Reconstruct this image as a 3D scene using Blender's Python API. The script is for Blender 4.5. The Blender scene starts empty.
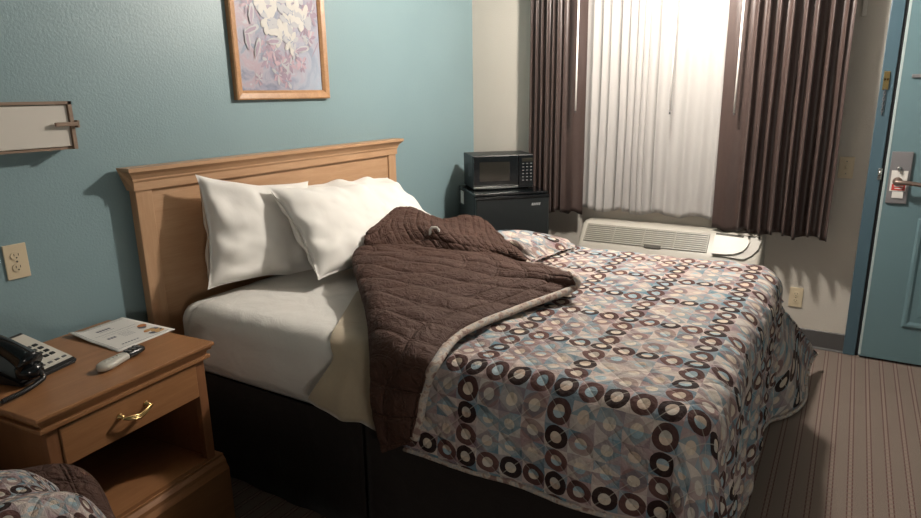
import bpy, bmesh, math, random
from mathutils import Vector, Matrix, noise
random.seed(4)
S = bpy.context.scene
COL = S.collection
R = math.radians

# ------------------------------------------------------------------ camera
cam_d = bpy.data.cameras.new('camera'); cam = bpy.data.objects.new('camera', cam_d); COL.objects.link(cam)
F_PX, YAW, PITCH, ROLL = 641.5, R(31.34), R(-14.38), R(-1.01)
cam_d.sensor_fit = 'HORIZONTAL'; cam_d.sensor_width = 36.0; cam_d.lens = 36.0 * F_PX / 921.0
cam_d.clip_start = 0.02
_f = Vector((math.cos(PITCH)*math.cos(YAW), math.cos(PITCH)*math.sin(YAW), math.sin(PITCH)))
_r = _f.cross(Vector((0, 0, 1))).normalized(); _u = _r.cross(_f)
_c, _s = math.cos(ROLL), math.sin(ROLL)
_R, _U = _c*_r + _s*_u, -_s*_r + _c*_u
m = Matrix.Identity(4)
for i in range(3):
    m[i][0], m[i][1], m[i][2] = _R[i], _U[i], -_f[i]
m.translation = Vector((-4.007, -2.313, 1.453))
cam.matrix_world = m
S.camera = cam

# ------------------------------------------------------------------ world, exposure
w = bpy.data.worlds.new('night'); S.world = w; w.use_nodes = True
w.node_tree.nodes['Background'].inputs[0].default_value = (0.012, 0.014, 0.02, 1)
w.node_tree.nodes['Background'].inputs[1].default_value = 0.6
S.view_settings.view_transform = 'Standard'; S.view_settings.look = 'None'
S.view_settings.gamma = 1.0; S.view_settings.use_curve_mapping = False
S.view_settings.exposure = 0.2
LAMP_POS = (-0.92, -1.50, 2.25); LAMP_E = 900.0
# unseen fill lamp behind the camera, inferred from shadows beside the nightstand
fl = bpy.data.lights.new('unseen_fill_lamp', 'AREA'); fl.energy = 15.0; fl.size = 0.45; fl.color = (1, 0.9, 0.8)
flo = bpy.data.objects.new('unseen_fill_lamp', fl); COL.objects.link(flo)
flo.location = (-4.95, -3.90, 1.12); flo.rotation_euler = (Vector((-2.0, -1.2, 0.9)) - flo.location).to_track_quat('-Z', 'Y').to_euler()

# ------------------------------------------------------------------ material helpers
class NT:
    def __init__(s, name):
        s.m = bpy.data.materials.new(name); s.m.use_nodes = True
        s.t = s.m.node_tree; s.b = s.t.nodes['Principled BSDF']; s.n = s.t.nodes; s.l = s.t.links
    def new(s, t, **k):
        n = s.n.new(t)
        for a, v in k.items(): setattr(n, a, v)
        return n
    def set(s, sock, v):
        if hasattr(v, 'is_output') or isinstance(v, bpy.types.NodeSocket): s.l.new(v, sock)
        else: sock.default_value = v
    def math(s, op, a, b=0.0, c=None):
        n = s.new('ShaderNodeMath', operation=op); s.set(n.inputs[0], a); s.set(n.inputs[1], b)
        if c is not None: s.set(n.inputs[2], c)
        return n.outputs[0]
    def mix(s, f, a, b, mode='MIX'):
        n = s.new('ShaderNodeMix', data_type='RGBA', blend_type=mode)
        s.set(n.inputs[0], f); s.set(n.inputs[6], a); s.set(n.inputs[7], b); return n.outputs[2]
    def coord(s, kind='Object', scale=(1, 1, 1), rot=(0, 0, 0)):
        tc = s.new('ShaderNodeTexCoord'); mp = s.new('ShaderNodeMapping')
        mp.inputs['Scale'].default_value = scale; mp.inputs['Rotation'].default_value = rot
        s.l.new(tc.outputs[kind], mp.inputs[0]); return mp.outputs[0]
    def noise(s, vec, scale, detail=4, rough=0.5, dist=0.0):
        n = s.new('ShaderNodeTexNoise'); s.l.new(vec, n.inputs['Vector'])
        n.inputs['Scale'].default_value = scale; n.inputs['Detail'].default_value = detail
        n.inputs['Roughness'].default_value = rough; n.inputs['Distortion'].default_value = dist
        return n
    def ramp(s, f, stops, interp='LINEAR'):
        n = s.new('ShaderNodeValToRGB'); n.color_ramp.interpolation = interp
        e = n.color_ramp.elements
        while len(e) < len(stops): e.new(0.5)
        for x, (p, c) in zip(e, stops): x.position = p; x.color = (*c, 1)
        s.set(n.inputs[0], f); return n.outputs[0]
    def bump(s, h, strength=0.3, dist=0.01, prev=None):
        n = s.new('ShaderNodeBump'); n.inputs['Strength'].default_value = strength
        n.inputs['Distance'].default_value = dist; s.set(n.inputs['Height'], h)
        if prev: s.l.new(prev, n.inputs['Normal'])
        s.l.new(n.outputs[0], s.b.inputs['Normal']); return n.outputs[0]
    def base(s, c): s.set(s.b.inputs['Base Color'], c if not isinstance(c, tuple) else (*c, 1)[:4])
    def p(s, **k):
        for a, v in k.items(): s.b.inputs[a.replace('_', ' ')].default_value = v
        return s

def plain(name, col, rough=0.6, metal=0.0, **k):
    x = NT(name); x.base(col); x.p(Roughness=rough, Metallic=metal)
    for a, v in k.items(): x.b.inputs[a.replace('_', ' ')].default_value = v
    return x.m

def paint(name, col, rough=0.55, bscale=90, bs=0.35, var=0.06):
    x = NT(name); v = x.coord()
    n = x.noise(v, 2.2, 3); c2 = tuple(q*(1-var*2) for q in col)
    x.base(x.mix(n.outputs['Fac'], (*col, 1), (*c2, 1)))
    b = x.noise(v, bscale, 3, 0.6); x.bump(b.outputs['Fac'], bs, 0.004)
    x.p(Roughness=rough); return x.m

def wood(name, a, b, scale=(1, 12, 12), rough=0.42, dark=None):
    x = NT(name); v = x.coord('Object', scale)
    n1 = x.noise(v, 2.5, 5, 0.6, 0.4); n2 = x.noise(v, 14, 6, 0.65, 0.2)
    f = x.math('ADD', x.math('MULTIPLY', n1.outputs['Fac'], 0.55), x.math('MULTIPLY', n2.outputs['Fac'], 0.45))
    c = x.ramp(f, [(0.32, b), (0.5, tuple((p+q)/2 for p, q in zip(a, b))), (0.66, a)])
    x.base(c); x.bump(n2.outputs['Fac'], 0.08, 0.002); x.p(Roughness=rough); return x.m

M = {}
M['teal'] = paint('teal wall paint', (0.224, 0.325, 0.347), 0.42, 110, 0.28)
M['cream'] = paint('cream wall paint', (0.56, 0.52, 0.46), 0.55, 110, 0.3)
M['ceiling'] = paint('ceiling paint', (0.42, 0.40, 0.37), 0.8, 60, 0.5)
M['door_teal'] = paint('teal door paint', (0.130, 0.215, 0.240), 0.32, 40, 0.05, 0.04)
M['door_edge'] = plain('pale lit door edge', (0.42, 0.50, 0.50), 0.4)  # paler than the leaf: light on the edge is put into the colour
M['casing'] = paint('blue door frame paint', (0.065, 0.115, 0.145), 0.32, 40, 0.05, 0.04)
M['gap'] = plain('black door seal', (0.008, 0.008, 0.01), 0.7)
M['oak'] = wood('honey oak', (0.50, 0.315, 0.185), (0.41, 0.235, 0.125), (1.2, 14, 14))
M['oak_v'] = wood('honey oak upright grain', (0.50, 0.315, 0.185), (0.41, 0.235, 0.125), (14, 14, 1.2))
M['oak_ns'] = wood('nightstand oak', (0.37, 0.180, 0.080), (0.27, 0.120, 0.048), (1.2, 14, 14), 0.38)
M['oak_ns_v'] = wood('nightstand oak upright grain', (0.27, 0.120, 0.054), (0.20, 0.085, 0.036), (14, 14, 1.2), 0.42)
M['frame_oak'] = wood('picture frame oak', (0.50, 0.28, 0.13), (0.34, 0.17, 0.075), (10, 10, 10), 0.4)
M['baseboard'] = plain('grey vinyl baseboard', (0.075, 0.072, 0.072), 0.45)
M['black_gloss'] = plain('black glossy plastic', (0.005, 0.006, 0.007), 0.16)
M['black'] = plain('black plastic', (0.007, 0.008, 0.009), 0.4)
M['cord'] = plain('black vinyl cord', (0.012, 0.012, 0.012), 0.35)
M['fridge'] = plain('dark grey fridge enamel', (0.014, 0.017, 0.018), 0.36)
M['glass_dark'] = plain('dark oven glass', (0.022, 0.020, 0.016), 0.08)
M['grey_print'] = plain('grey printed mark', (0.30, 0.31, 0.31), 0.4)
M['white_print'] = plain('pale printed mark', (0.12, 0.12, 0.12), 0.5)
M['steel'] = plain('brushed steel', (0.55, 0.55, 0.53), 0.25, 1.0)
M['plate_grey'] = plain('grey metal lock plate', (0.27, 0.26, 0.27), 0.38, 0.55)
M['brass'] = plain('polished brass', (0.72, 0.50, 0.22), 0.22, 1.0)
M['lever'] = plain('brown bronze lever', (0.24, 0.18, 0.15), 0.35, 0.6)
M['ivory'] = plain('ivory plastic', (0.62, 0.52, 0.36), 0.35)
M['ac'] = plain('almond plastic', (0.42, 0.395, 0.345), 0.4)
M['ac_slat'] = plain('almond grille plastic', (0.29, 0.275, 0.235), 0.45)
M['ac_dark'] = plain('grille interior', (0.07, 0.065, 0.055), 0.8)
M['white'] = plain('white plastic', (0.72, 0.70, 0.66), 0.35)
M['sill'] = plain('white window paint', (0.66, 0.63, 0.57), 0.45)
M['acrylic'] = plain('white acrylic panel', (0.62, 0.58, 0.52), 0.3)
M['sconce_wood'] = wood('sconce brown trim', (0.30, 0.21, 0.15), (0.22, 0.15, 0.105), (2, 10, 10))
M['paper'] = plain('white paper', (0.72, 0.70, 0.66), 0.7)
M['ink'] = plain('grey ink', (0.10, 0.11, 0.14), 0.7)
M['food1'] = plain('printed orange picture', (0.45, 0.16, 0.05), 0.7)
M['food2'] = plain('printed tan picture', (0.55, 0.33, 0.14), 0.7)
M['red'] = plain('red print', (0.55, 0.06, 0.05), 0.5)
M['phone_face'] = plain('pale phone face plate', (0.60, 0.57, 0.50), 0.4)
M['pgrey'] = plain('grey plastic', (0.10, 0.10, 0.105), 0.4)
M['remote_w'] = plain('silver remote plastic', (0.50, 0.48, 0.42), 0.3)

def fabric(name, col, rough=0.9, wscale=500, bs=0.15, sheen=0.2, wr=0.25, wrs=9):
    x = NT(name); v = x.coord()
    n = x.noise(v, wscale, 2); n2 = x.noise(v, wrs, 4, 0.55, 0.6)
    x.base(x.mix(n2.outputs['Fac'], (*col, 1), (*[c*0.86 for c in col], 1)))
    b1 = x.bump(n2.outputs['Fac'], wr, 0.03); x.bump(n.outputs['Fac'], bs, 0.001, b1)
    x.p(Roughness=rough, Sheen_Weight=sheen); return x.m
M['sheet'] = fabric('white cotton sheet', (0.74, 0.715, 0.67), 0.85, 700, 0.05, 0.1, 0.22, 7)
M['pillowcase'] = fabric('white pillowcase', (0.80, 0.775, 0.73), 0.85, 700, 0.05, 0.1, 0.12, 5)
M['blanket'] = fabric('beige fleece blanket', (0.42, 0.345, 0.24), 0.95, 400, 0.3, 0.4, 0.2, 6)
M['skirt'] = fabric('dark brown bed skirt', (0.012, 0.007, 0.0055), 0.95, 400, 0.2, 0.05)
M['sheer'] = fabric('white sheer curtain', (0.80, 0.765, 0.73), 0.9, 900, 0.1, 0.0, 0.1, 5)
x = NT('white sheer curtain weave'); v = x.coord()
tr = x.new('ShaderNodeBsdfTransparent'); tl = x.new('ShaderNodeBsdfTranslucent'); df = x.new('ShaderNodeBsdfDiffuse')
df.inputs[0].default_value = (0.50, 0.48, 0.465, 1); tl.inputs[0].default_value = (0.6, 0.58, 0.56, 1)
ms1 = x.new('ShaderNodeMixShader'); ms1.inputs[0].default_value = 0.18
ms2 = x.new('ShaderNodeMixShader'); ms2.inputs[0].default_value = 0.14
x.l.new(df.outputs[0], ms1.inputs[1]); x.l.new(tl.outputs[0], ms1.inputs[2])
x.l.new(ms1.outputs[0], ms2.inputs[1]); x.l.new(tr.outputs[0], ms2.inputs[2])
x.l.new(ms2.outputs[0], x.n['Material Output'].inputs[0]); M['sheer'] = x.m

x = NT('brown satin drape'); v = x.coord('Object', (1, 1, 0.15))
n = x.noise(v, 60, 3)
x.base(x.mix(n.outputs['Fac'], (0.060, 0.038, 0.032, 1), (0.040, 0.025, 0.022, 1)))
x.bump(x.noise(x.coord(), 500, 2).outputs['Fac'], 0.12, 0.001)
x.p(Roughness=0.40, Sheen_Weight=0.1); M['drape'] = x.m

# carpet: beige loop pile with thin paired dark red dashed stripes running towards the window wall
x = NT('striped carpet'); tc = x.new('ShaderNodeTexCoord'); sp = x.new('ShaderNodeSeparateXYZ')
x.l.new(tc.outputs['Object'], sp.inputs[0]); X, Y = sp.outputs[0], sp.outputs[1]
fy = x.math('FRACT', x.math('DIVIDE', x.math('ADD', Y, 20.017), 0.064))
d1 = x.math('LESS_THAN', x.math('ABSOLUTE', x.math('SUBTRACT', fy, 0.38)), 0.035)
d2 = x.math('LESS_THAN', x.math('ABSOLUTE', x.math('SUBTRACT', fy, 0.62)), 0.035)
mid = x.math('LESS_THAN', x.math('ABSOLUTE', x.math('SUBTRACT', fy, 0.5)), 0.085)
dash = x.math('GREATER_THAN', x.math('FRACT', x.math('DIVIDE', X, 0.03)), 0.35)
ds = x.math('MULTIPLY', x.math('MAXIMUM', d1, d2), x.math('ADD', x.math('MULTIPLY', dash, 0.45), 0.5))
vv = x.coord(); nn = x.noise(vv, 260, 2); n3 = x.noise(vv, 3, 3)
c = x.mix(nn.outputs['Fac'], (0.085, 0.064, 0.053, 1), (0.22, 0.172, 0.143, 1))
c = x.mix(x.math('MULTIPLY', n3.outputs['Fac'], 0.3), c, (0.20, 0.16, 0.13, 1))
c = x.mix(x.math('MULTIPLY', mid, x.math('MULTIPLY', dash, 0.5)), c, (0.235, 0.18, 0.15, 1))
c = x.mix(ds, c, (0.085, 0.036, 0.030, 1))
x.base(c); x.bump(nn.outputs['Fac'], 0.5, 0.004); x.p(Roughness=0.97); M['carpet'] = x.m

# ring patterned comforter; UV is the flat cloth measured in ring cells
def quilt_material(name):
    x = NT(name); tc = x.new('ShaderNodeTexCoord'); UV = tc.outputs['UV']
    nz = x.noise(UV, 1.1, 2)
    off = x.new('ShaderNodeVectorMath', operation='SCALE'); off.inputs['Scale'].default_value = 0.10
    x.l.new(nz.outputs['Color'], off.inputs[0])
    ad = x.new('ShaderNodeVectorMath', operation='ADD'); x.l.new(UV, ad.inputs[0]); x.l.new(off.outputs[0], ad.inputs[1])
    sp = x.new('ShaderNodeSeparateXYZ'); x.l.new(ad.outputs[0], sp.inputs[0]); U, V = sp.outputs[0], sp.outputs[1]
    iu, iv = x.math('FLOOR', U), x.math('FLOOR', V)
    lu, lv = x.math('SUBTRACT', x.math('FRACT', U), 0.5), x.math('SUBTRACT', x.math('FRACT', V), 0.5)
    r = x.math('SQRT', x.math('ADD', x.math('MULTIPLY', lu, lu), x.math('MULTIPLY', lv, lv)))
    def wn(a, b, k):
        cb = x.new('ShaderNodeCombineXYZ'); x.set(cb.inputs[0], a); x.set(cb.inputs[1], b); cb.inputs[2].default_value = k
        n = x.new('ShaderNodeTexWhiteNoise', noise_dimensions='3D'); x.l.new(cb.outputs[0], n.inputs[0]); return n.outputs[0]
    h1, h2 = wn(iu, iv, 1.5), wn(iu, iv, 7.5)
    mu = x.math('LESS_THAN', x.math('FLOORED_MODULO', iu, 4.0), 0.5)
    mv = x.math('LESS_THAN', x.math('FLOORED_MODULO', iv, 4.0), 0.5)
    line = x.math('MAXIMUM', mu, mv)
    par = x.math('FLOORED_MODULO', x.math('ADD', iu, iv), 2.0)
    # background: diamonds and triangles
    a, b = x.math('ADD', U, V), x.math('SUBTRACT', U, V)
    sg = x.math('MULTIPLY', x.math('GREATER_THAN', lu, 0.0), 0.37)
    sv = x.math('MULTIPLY', x.math('GREATER_THAN', lv, 0.0), 0.23)
    hb = wn(x.math('ADD', iu, sg), iv, 3.5)                                   # kite in the middle of a cell, split down its length
    hc = wn(x.math('FLOOR', x.math('ADD', U, 0.5)), x.math('ADD', x.math('FLOOR', x.math('ADD', V, 0.5)), x.math('ADD', sv, sg)), 5.5)
    kite = x.math('LESS_THAN', x.math('ADD', x.math('ABSOLUTE', lu), x.math('MULTIPLY', x.math('ABSOLUTE', lv), 0.8)), 0.46)
    hd = wn(x.math('FLOOR', x.math('MULTIPLY', U, 0.5)), x.math('FLOOR', x.math('MULTIPLY', V, 0.5)), 9.5)
    pal = [(0.0, (0.52, 0.42, 0.38)), (0.16, (0.22, 0.29, 0.33)), (0.32, (0.33, 0.23, 0.23)), (0.46, (0.10, 0.21, 0.27)),
           (0.64, (0.60, 0.52, 0.46)), (0.76, (0.22, 0.15, 0.17)), (0.86, (0.33, 0.285, 0.28))]
    bg = x.mix(0.22, x.mix(kite, x.ramp(hc, pal, 'CONSTANT'), x.ramp(hb, pal, 'CONSTANT')), x.ramp(hd, pal, 'CONSTANT'))
    bg = x.mix(0.08, bg, (0.38, 0.33, 0.31, 1))
    # centre dots
    dotc = x.ramp(wn(x.math('ADD', iu, sg), iv, 1.5), [(0, (0.62, 0.52, 0.41)), (0.35, (0.52, 0.47, 0.41)), (0.6, (0.30, 0.41, 0.46)), (0.85, (0.58, 0.45, 0.35))], 'CONSTANT')
    dot = x.math('LESS_THAN', r, 0.235)
    c = x.mix(x.math('MULTIPLY', dot, 0.85), bg, dotc)
    ringb = x.math('MULTIPLY', x.math('LESS_THAN', r, 0.48), x.math('GREATER_THAN', r, 0.235))
    # faint rings in the fields
    f = x.math('MULTIPLY', ringb, x.math('SUBTRACT', 1.0, line))
    fm = x.math('MULTIPLY', f, x.math('MULTIPLY', x.math('GREATER_THAN', h2, 0.68), 0.6))
    c = x.mix(fm, c, (0.19, 0.105, 0.095, 1))
    fm2 = x.math('MULTIPLY', f, x.math('MULTIPLY', x.math('LESS_THAN', h2, 0.68), 0.25))
    c = x.mix(fm2, c, (0.42, 0.38, 0.33, 1))
    dark = x.mix(par, (0.022, 0.010, 0.009, 1), x.mix(h2, (0.125, 0.060, 0.052, 1), (0.055, 0.024, 0.021, 1)))
    c = x.mix(x.math('MULTIPLY', ringb, x.math('MULTIPLY', line, 0.96)), c, dark)
    # stitching in diamonds
    def lines(t, k, wd):
        q = x.math('ABSOLUTE', x.math('SUBTRACT', x.math('FRACT', x.math('MULTIPLY', t, k)), 0.5))
        return q
    q1, q2 = lines(a, 0.5, 0), lines(b, 0.5, 0)
    st = x.math('MINIMUM', x.math('MINIMUM', x.math('MULTIPLY', q1, 5.0), x.math('MULTIPLY', q2, 5.0)), 1.0)
    stl = x.math('LESS_THAN', x.math('MINIMUM', q1, q2), 0.014)
    c = x.mix(x.math('MULTIPLY', stl, 0.35), c, (0.6, 0.55, 0.48, 1))
    x.base(c)
    nb = x.noise(UV, 2.2, 4, 0.6, 0.5)
    b1 = x.bump(x.math('SQRT', st), 0.55, 0.010)
    x.bump(nb.outputs['Fac'], 0.55, 0.02, b1)
    x.p(Roughness=0.85, Specular_IOR_Level=0.15)
    return x.m
M['quilt'] = quilt_material('ring patterned comforter')

x = NT('brown quilted lining'); tc = x.new('ShaderNodeTexCoord'); UV = tc.outputs['UV']
nz = x.noise(UV, 2.0, 2); off = x.new('ShaderNodeVectorMath', operation='SCALE'); off.inputs['Scale'].default_value = 0.16
x.l.new(nz.outputs['Color'], off.inputs[0]); ad = x.new('ShaderNodeVectorMath', operation='ADD')
x.l.new(UV, ad.inputs[0]); x.l.new(off.outputs[0], ad.inputs[1])
sp = x.new('ShaderNodeSeparateXYZ'); x.l.new(ad.outputs[0], sp.inputs[0])
def dbl(t):
    q = x.math('ABSOLUTE', x.math('SUBTRACT', x.math('FRACT', t), 0.5))      # 0 at the stitched channel
    return x.math('MINIMUM', x.math('MULTIPLY', x.math('ABSOLUTE', x.math('SUBTRACT', q, 0.055)), 9.0), 1.0)
st = x.math('MINIMUM', dbl(sp.outputs[0]), dbl(sp.outputs[1]))
n1 = x.noise(x.coord(), 26, 4, 0.6, 1.2); n2 = x.noise(x.coord(), 9, 3)
x.base(x.mix(n2.outputs['Fac'], (0.082, 0.041, 0.029, 1), (0.052, 0.025, 0.018, 1)))
b1 = x.bump(x.math('SQRT', st), 0.6, 0.009); x.bump(n1.outputs['Fac'], 0.75, 0.022, b1)
x.p(Roughness=0.7, Specular_IOR_Level=0.2); M['lining'] = x.m
x = NT('printed binding'); n = x.noise(x.coord(), 45, 2)
x.base(x.ramp(n.outputs['Fac'], [(0.35, (0.22, 0.14, 0.12)), (0.48, (0.48, 0.40, 0.33)), (0.6, (0.30, 0.30, 0.30)), (0.7, (0.52, 0.44, 0.37))]))
x.p(Roughness=0.85); M['binding'] = x.m
x = NT('night window glass'); x.base((0.01, 0.012, 0.016)); x.p(Roughness=0.05, Transmission_Weight=1.0, IOR=1.02, Alpha=0.4); M['glass'] = x.m
def emit(name, col, e):
    x = NT(name); x.base(col); x.b.inputs['Emission Color'].default_value = (*col, 1); x.b.inputs['Emission Strength'].default_value = e; return x.m
M['bulb'] = emit('glowing lamp globe', (1.0, 0.925, 0.835), LAMP_E)

# ------------------------------------------------------------------ mesh helpers
def link(name, bm, mats, parent=None, smooth=False, autos=None):
    me = bpy.data.meshes.new(name)
    if not bm.loops.layers.uv.active: bmesh.ops.recalc_face_normals(bm, faces=bm.faces[:])
    bm.to_mesh(me); bm.free()
    for q in (mats if isinstance(mats, (list, tuple)) else [mats]): me.materials.append(M[q] if isinstance(q, str) else q)
    if smooth:
        for p in me.polygons: p.use_smooth = True
    if autos:
        me.set_sharp_from_angle(angle=R(autos))
    o = bpy.data.objects.new(name, me); COL.objects.link(o)
    if parent: o.parent = parent
    return o
def tag(o, label=None, cat=None, group=None, kind=None):
    if label: o['label'] = label
    if cat: o['category'] = cat
    if group: o['group'] = group
    if kind: o['kind'] = kind
    return o
def empty(name, loc=(0, 0, 0), rz=0.0, label=None, cat=None, group=None, kind=None, parent=None):
    o = bpy.data.objects.new(name, None); o.empty_display_size = 0.05; COL.objects.link(o)
    o.location = loc; o.rotation_euler = (0, 0, rz)
    if parent: o.parent = parent
    return tag(o, label, cat, group, kind)
def box(bm, x0, x1, y0, y1, z0, z1, bev=0.0, mi=0, mat=None):
    r = bmesh.ops.create_cube(bm, size=1.0); vs = r['verts']
    for v in vs:
        v.co = Vector(((x0+x1)/2 + v.co.x*abs(x1-x0), (y0+y1)/2 + v.co.y*abs(y1-y0), (z0+z1)/2 + v.co.z*abs(z1-z0)))
    fs = list({f for v in vs for f in v.link_faces})
    if bev > 0:
        es = list({e for v in vs for e in v.link_edges})
        rr = bmesh.ops.bevel(bm, geom=es, offset=bev, segments=2, affect='EDGES', profile=0.5)
        fs = list(set(rr['faces']) | {f for f in fs if f.is_valid})
        vs = list({v for f in fs for v in f.verts})
    for f in fs: f.material_index = mi
    if mat is not None:
        for v in vs: v.co = mat @ v.co
    return vs
def B(*a, **k):
    bm = bmesh.new(); box(bm, *a, **k); return bm
def tube(bm, pts, rad, seg=8, cap=True, mi=0, flat=1.0, up=None):
    pts = [Vector(p) for p in pts]; rings = []; n = len(pts)
    prev = None
    for i, p in enumerate(pts):
        t = (pts[min(i+1, n-1)] - pts[max(i-1, 0)]).normalized()
        if prev is None:
            a = Vector(up) if up else (Vector((0, 0, 1)) if abs(t.z) < 0.9 else Vector((1, 0, 0)))
        else: a = prev
        a = (a - t*a.dot(t)).normalized(); prev = a; b = t.cross(a)
        rr = rad[i] if isinstance(rad, (list, tuple)) else rad
        rings.append([bm.verts.new(p + (a*math.cos(k*2*math.pi/seg)*flat + b*math.sin(k*2*math.pi/seg))*rr) for k in range(seg)])
    for i in range(n-1):
        for k in range(seg):
            f = bm.faces.new((rings[i][k], rings[i][(k+1) % seg], rings[i+1][(k+1) % seg], rings[i+1][k])); f.material_index = mi; f.smooth = True
    if cap:
        bm.faces.new(rings[0][::-1]).material_index = mi; bm.faces.new(rings[-1]).material_index = mi
def lathe(bm, prof, seg=24, mat=None, mi=0):
    rings = []
    for r, z in prof:
        rings.append([bm.verts.new((r*math.cos(k*2*math.pi/seg), r*math.sin(k*2*math.pi/seg), z)) for k in range(seg)])
    fs = []
    for i in range(len(prof)-1):
        for k in range(seg):
            f = bm.faces.new((rings[i][k], rings[i][(k+1) % seg], rings[i+1][(k+1) % seg], rings[i+1][k])); f.smooth = True; f.material_index = mi
    bm.faces.new(rings[0][::-1]).material_index = mi; bm.faces.new(rings[-1]).material_index = mi
    if mat is not None:
        for rg in rings:
            for v in rg: v.co = mat @ v.co
def prism(bm, poly, d0, d1, axis='z', mi=0, mat=None):
    """polygon in the plane across axis, extruded from d0 to d1"""
    def mk(p, d):
        return {'z': (p[0], p[1], d), 'y': (p[0], d, p[1]), 'x': (d, p[0], p[1])}[axis]
    a = [bm.verts.new(mk(p, d0)) for p in poly]; b = [bm.verts.new(mk(p, d1)) for p in poly]
    if mat is not None:
        for v in a+b: v.co = mat @ v.co
    n = len(poly); fs = [bm.faces.new(a), bm.faces.new(b[::-1])]
    for i in range(n): fs.append(bm.faces.new((a[i], b[i], b[(i+1) % n], a[(i+1) % n])))
    for f in fs: f.material_index = mi
    return fs
def grid(fn, nu, nv, uvfn=None, mi=0, bm=None):
    """surface fn(u,v), u,v in 0..1, with UVs"""
    bm = bm or bmesh.new(); L = bm.loops.layers.uv.verify()
    P = [[bm.verts.new(fn(i/nu, j/nv)) for j in range(nv+1)] for i in range(nu+1)]
    for i in range(nu):
        for j in range(nv):
            f = bm.faces.new((P[i][j], P[i+1][j], P[i+1][j+1], P[i][j+1])); f.smooth = True; f.material_index = mi
            for lp, (a, b) in zip(f.loops, ((i, j), (i+1, j), (i+1, j+1), (i, j+1))):
                lp[L].uv = uvfn(a/nu, b/nv) if uvfn else (a/nu, b/nv)
    return bm
def solid(o, th, off=-1.0):
    md = o.modifiers.new('thickness', 'SOLIDIFY'); md.thickness = th; md.offset = off; return o
def subdiv(o, n=1):
    md = o.modifiers.new('smooth', 'SUBSURF'); md.levels = n; md.render_levels = n; return o
def nz(x, y, z=0.0, s=1.0):
    return noise.noise(Vector((x*s, y*s, z*s+3.3)))
def sstep(a, b, x):
    t = max(0.0, min(1.0, (x-a)/(b-a))); return t*t*(3-2*t)
def lerp(a, b, t): return a + (b-a)*t
def plerp(pts, x):
    if x <= pts[0][0]: return pts[0][1]
    for (a, b), (c, d) in zip(pts, pts[1:]):
        if x <= c: return b + (d-b)*(x-a)/(c-a)
    return pts[-1][1]
def crom(P, t):
    """Catmull-Rom through list of Vectors, t in 0..1"""
    n = len(P)-1; s = min(max(t, 0.0), 1.0)*n; i = min(int(s), n-1); f = s-i
    p1, p2 = P[i], P[i+1]; p0 = P[i-1] if i > 0 else p1*2-p2; p3 = P[i+2] if i+2 <= n else p2*2-p1
    return 0.5*((2*p1) + (p2-p0)*f + (2*p0-5*p1+4*p2-p3)*f*f + (3*p1-p0-3*p2+p3)*f*f*f)
def surf(G, u, v):
    return crom([crom([Vector(q) for q in row], v) for row in G], u)

# ------------------------------------------------------------------ room shell
XW, YB, HC = -5.60, -4.70, 2.44
tag(link('floor', B(XW, 0, YB, 0, -0.05, 0), 'carpet'), kind='structure')
tag(link('ceiling', B(XW, 0, YB, 0, HC, HC+0.05), 'ceiling'), kind='structure')
tag(link('wall_headboard', B(XW, 0.15, 0, 0.12, 0, HC), 'teal'), kind='structure')
tag(link('wall_left', B(XW-0.1, XW, YB, 0.12, 0, HC), 'teal'), kind='structure')
tag(link('wall_back', B(XW, 0.15, YB-0.1, YB, 0, HC), 'teal'), kind='structure')
WY0, WY1, WZ0, WZ1 = -0.80, -1.74, 0.775, 2.08       # window opening
DY0, DY1, DH = -2.44, -3.385, 2.05                   # door opening
bm = bmesh.new()
box(bm, 0, 0.15, WY0, 0, 0, HC)
box(bm, 0, 0.15, WY1, WY0, 0, WZ0); box(bm, 0, 0.15, WY1, WY0, WZ1, HC)
box(bm, 0, 0.15, DY0, WY1, 0, HC); box(bm, 0, 0.15, DY1, DY0, DH, HC); box(bm, 0, 0.15, YB, DY1, 0, HC)
tag(link('wall_window', bm, 'cream'), kind='structure')
bm = bmesh.new(); prism(bm, [(0, 0), (-0.012, 0), (-0.012, 0.003), (-0.006, 0.012), (-0.005, 0.105), (0, 0.11)], -2.395, 0, 'y')
tag(link('baseboard_window', bm, 'baseboard'), kind='structure')
bm = bmesh.new(); prism(bm, [(0, 0), (0, 0.11), (-0.005, 0.105), (-0.006, 0.012), (-0.012, 0)], XW, -0.012, 'x')
tag(link('baseboard_headboard', bm, 'baseboard'), kind='structure')
# window
w1 = empty('window_1', (0, 0, 0), kind='structure')
bm = bmesh.new()
box(bm, 0.06, 0.11, WY0-0.04, WY0, WZ0, WZ1); box(bm, 0.06, 0.11, WY1, WY1+0.04, WZ0, WZ1)
box(bm, 0.06, 0.11, WY1, WY0, WZ1-0.04, WZ1); box(bm, 0.06, 0.11, WY1, WY0, WZ0, WZ0+0.04)
box(bm, 0.07, 0.10, -1.29, -1.25, WZ0+0.04, WZ1-0.04)
link('window_frame', bm, 'sill', w1)
link('window_sill', B(-0.045, 0.06, WY1-0.05, WY0+0.05, WZ0-0.015, WZ0+0.012, bev=0.004), 'sill', w1)
link('window_glass', B(0.083, 0.087, WY1+0.04, WY0-0.04, WZ0+0.04, WZ1-0.04), 'glass', w1)

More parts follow.
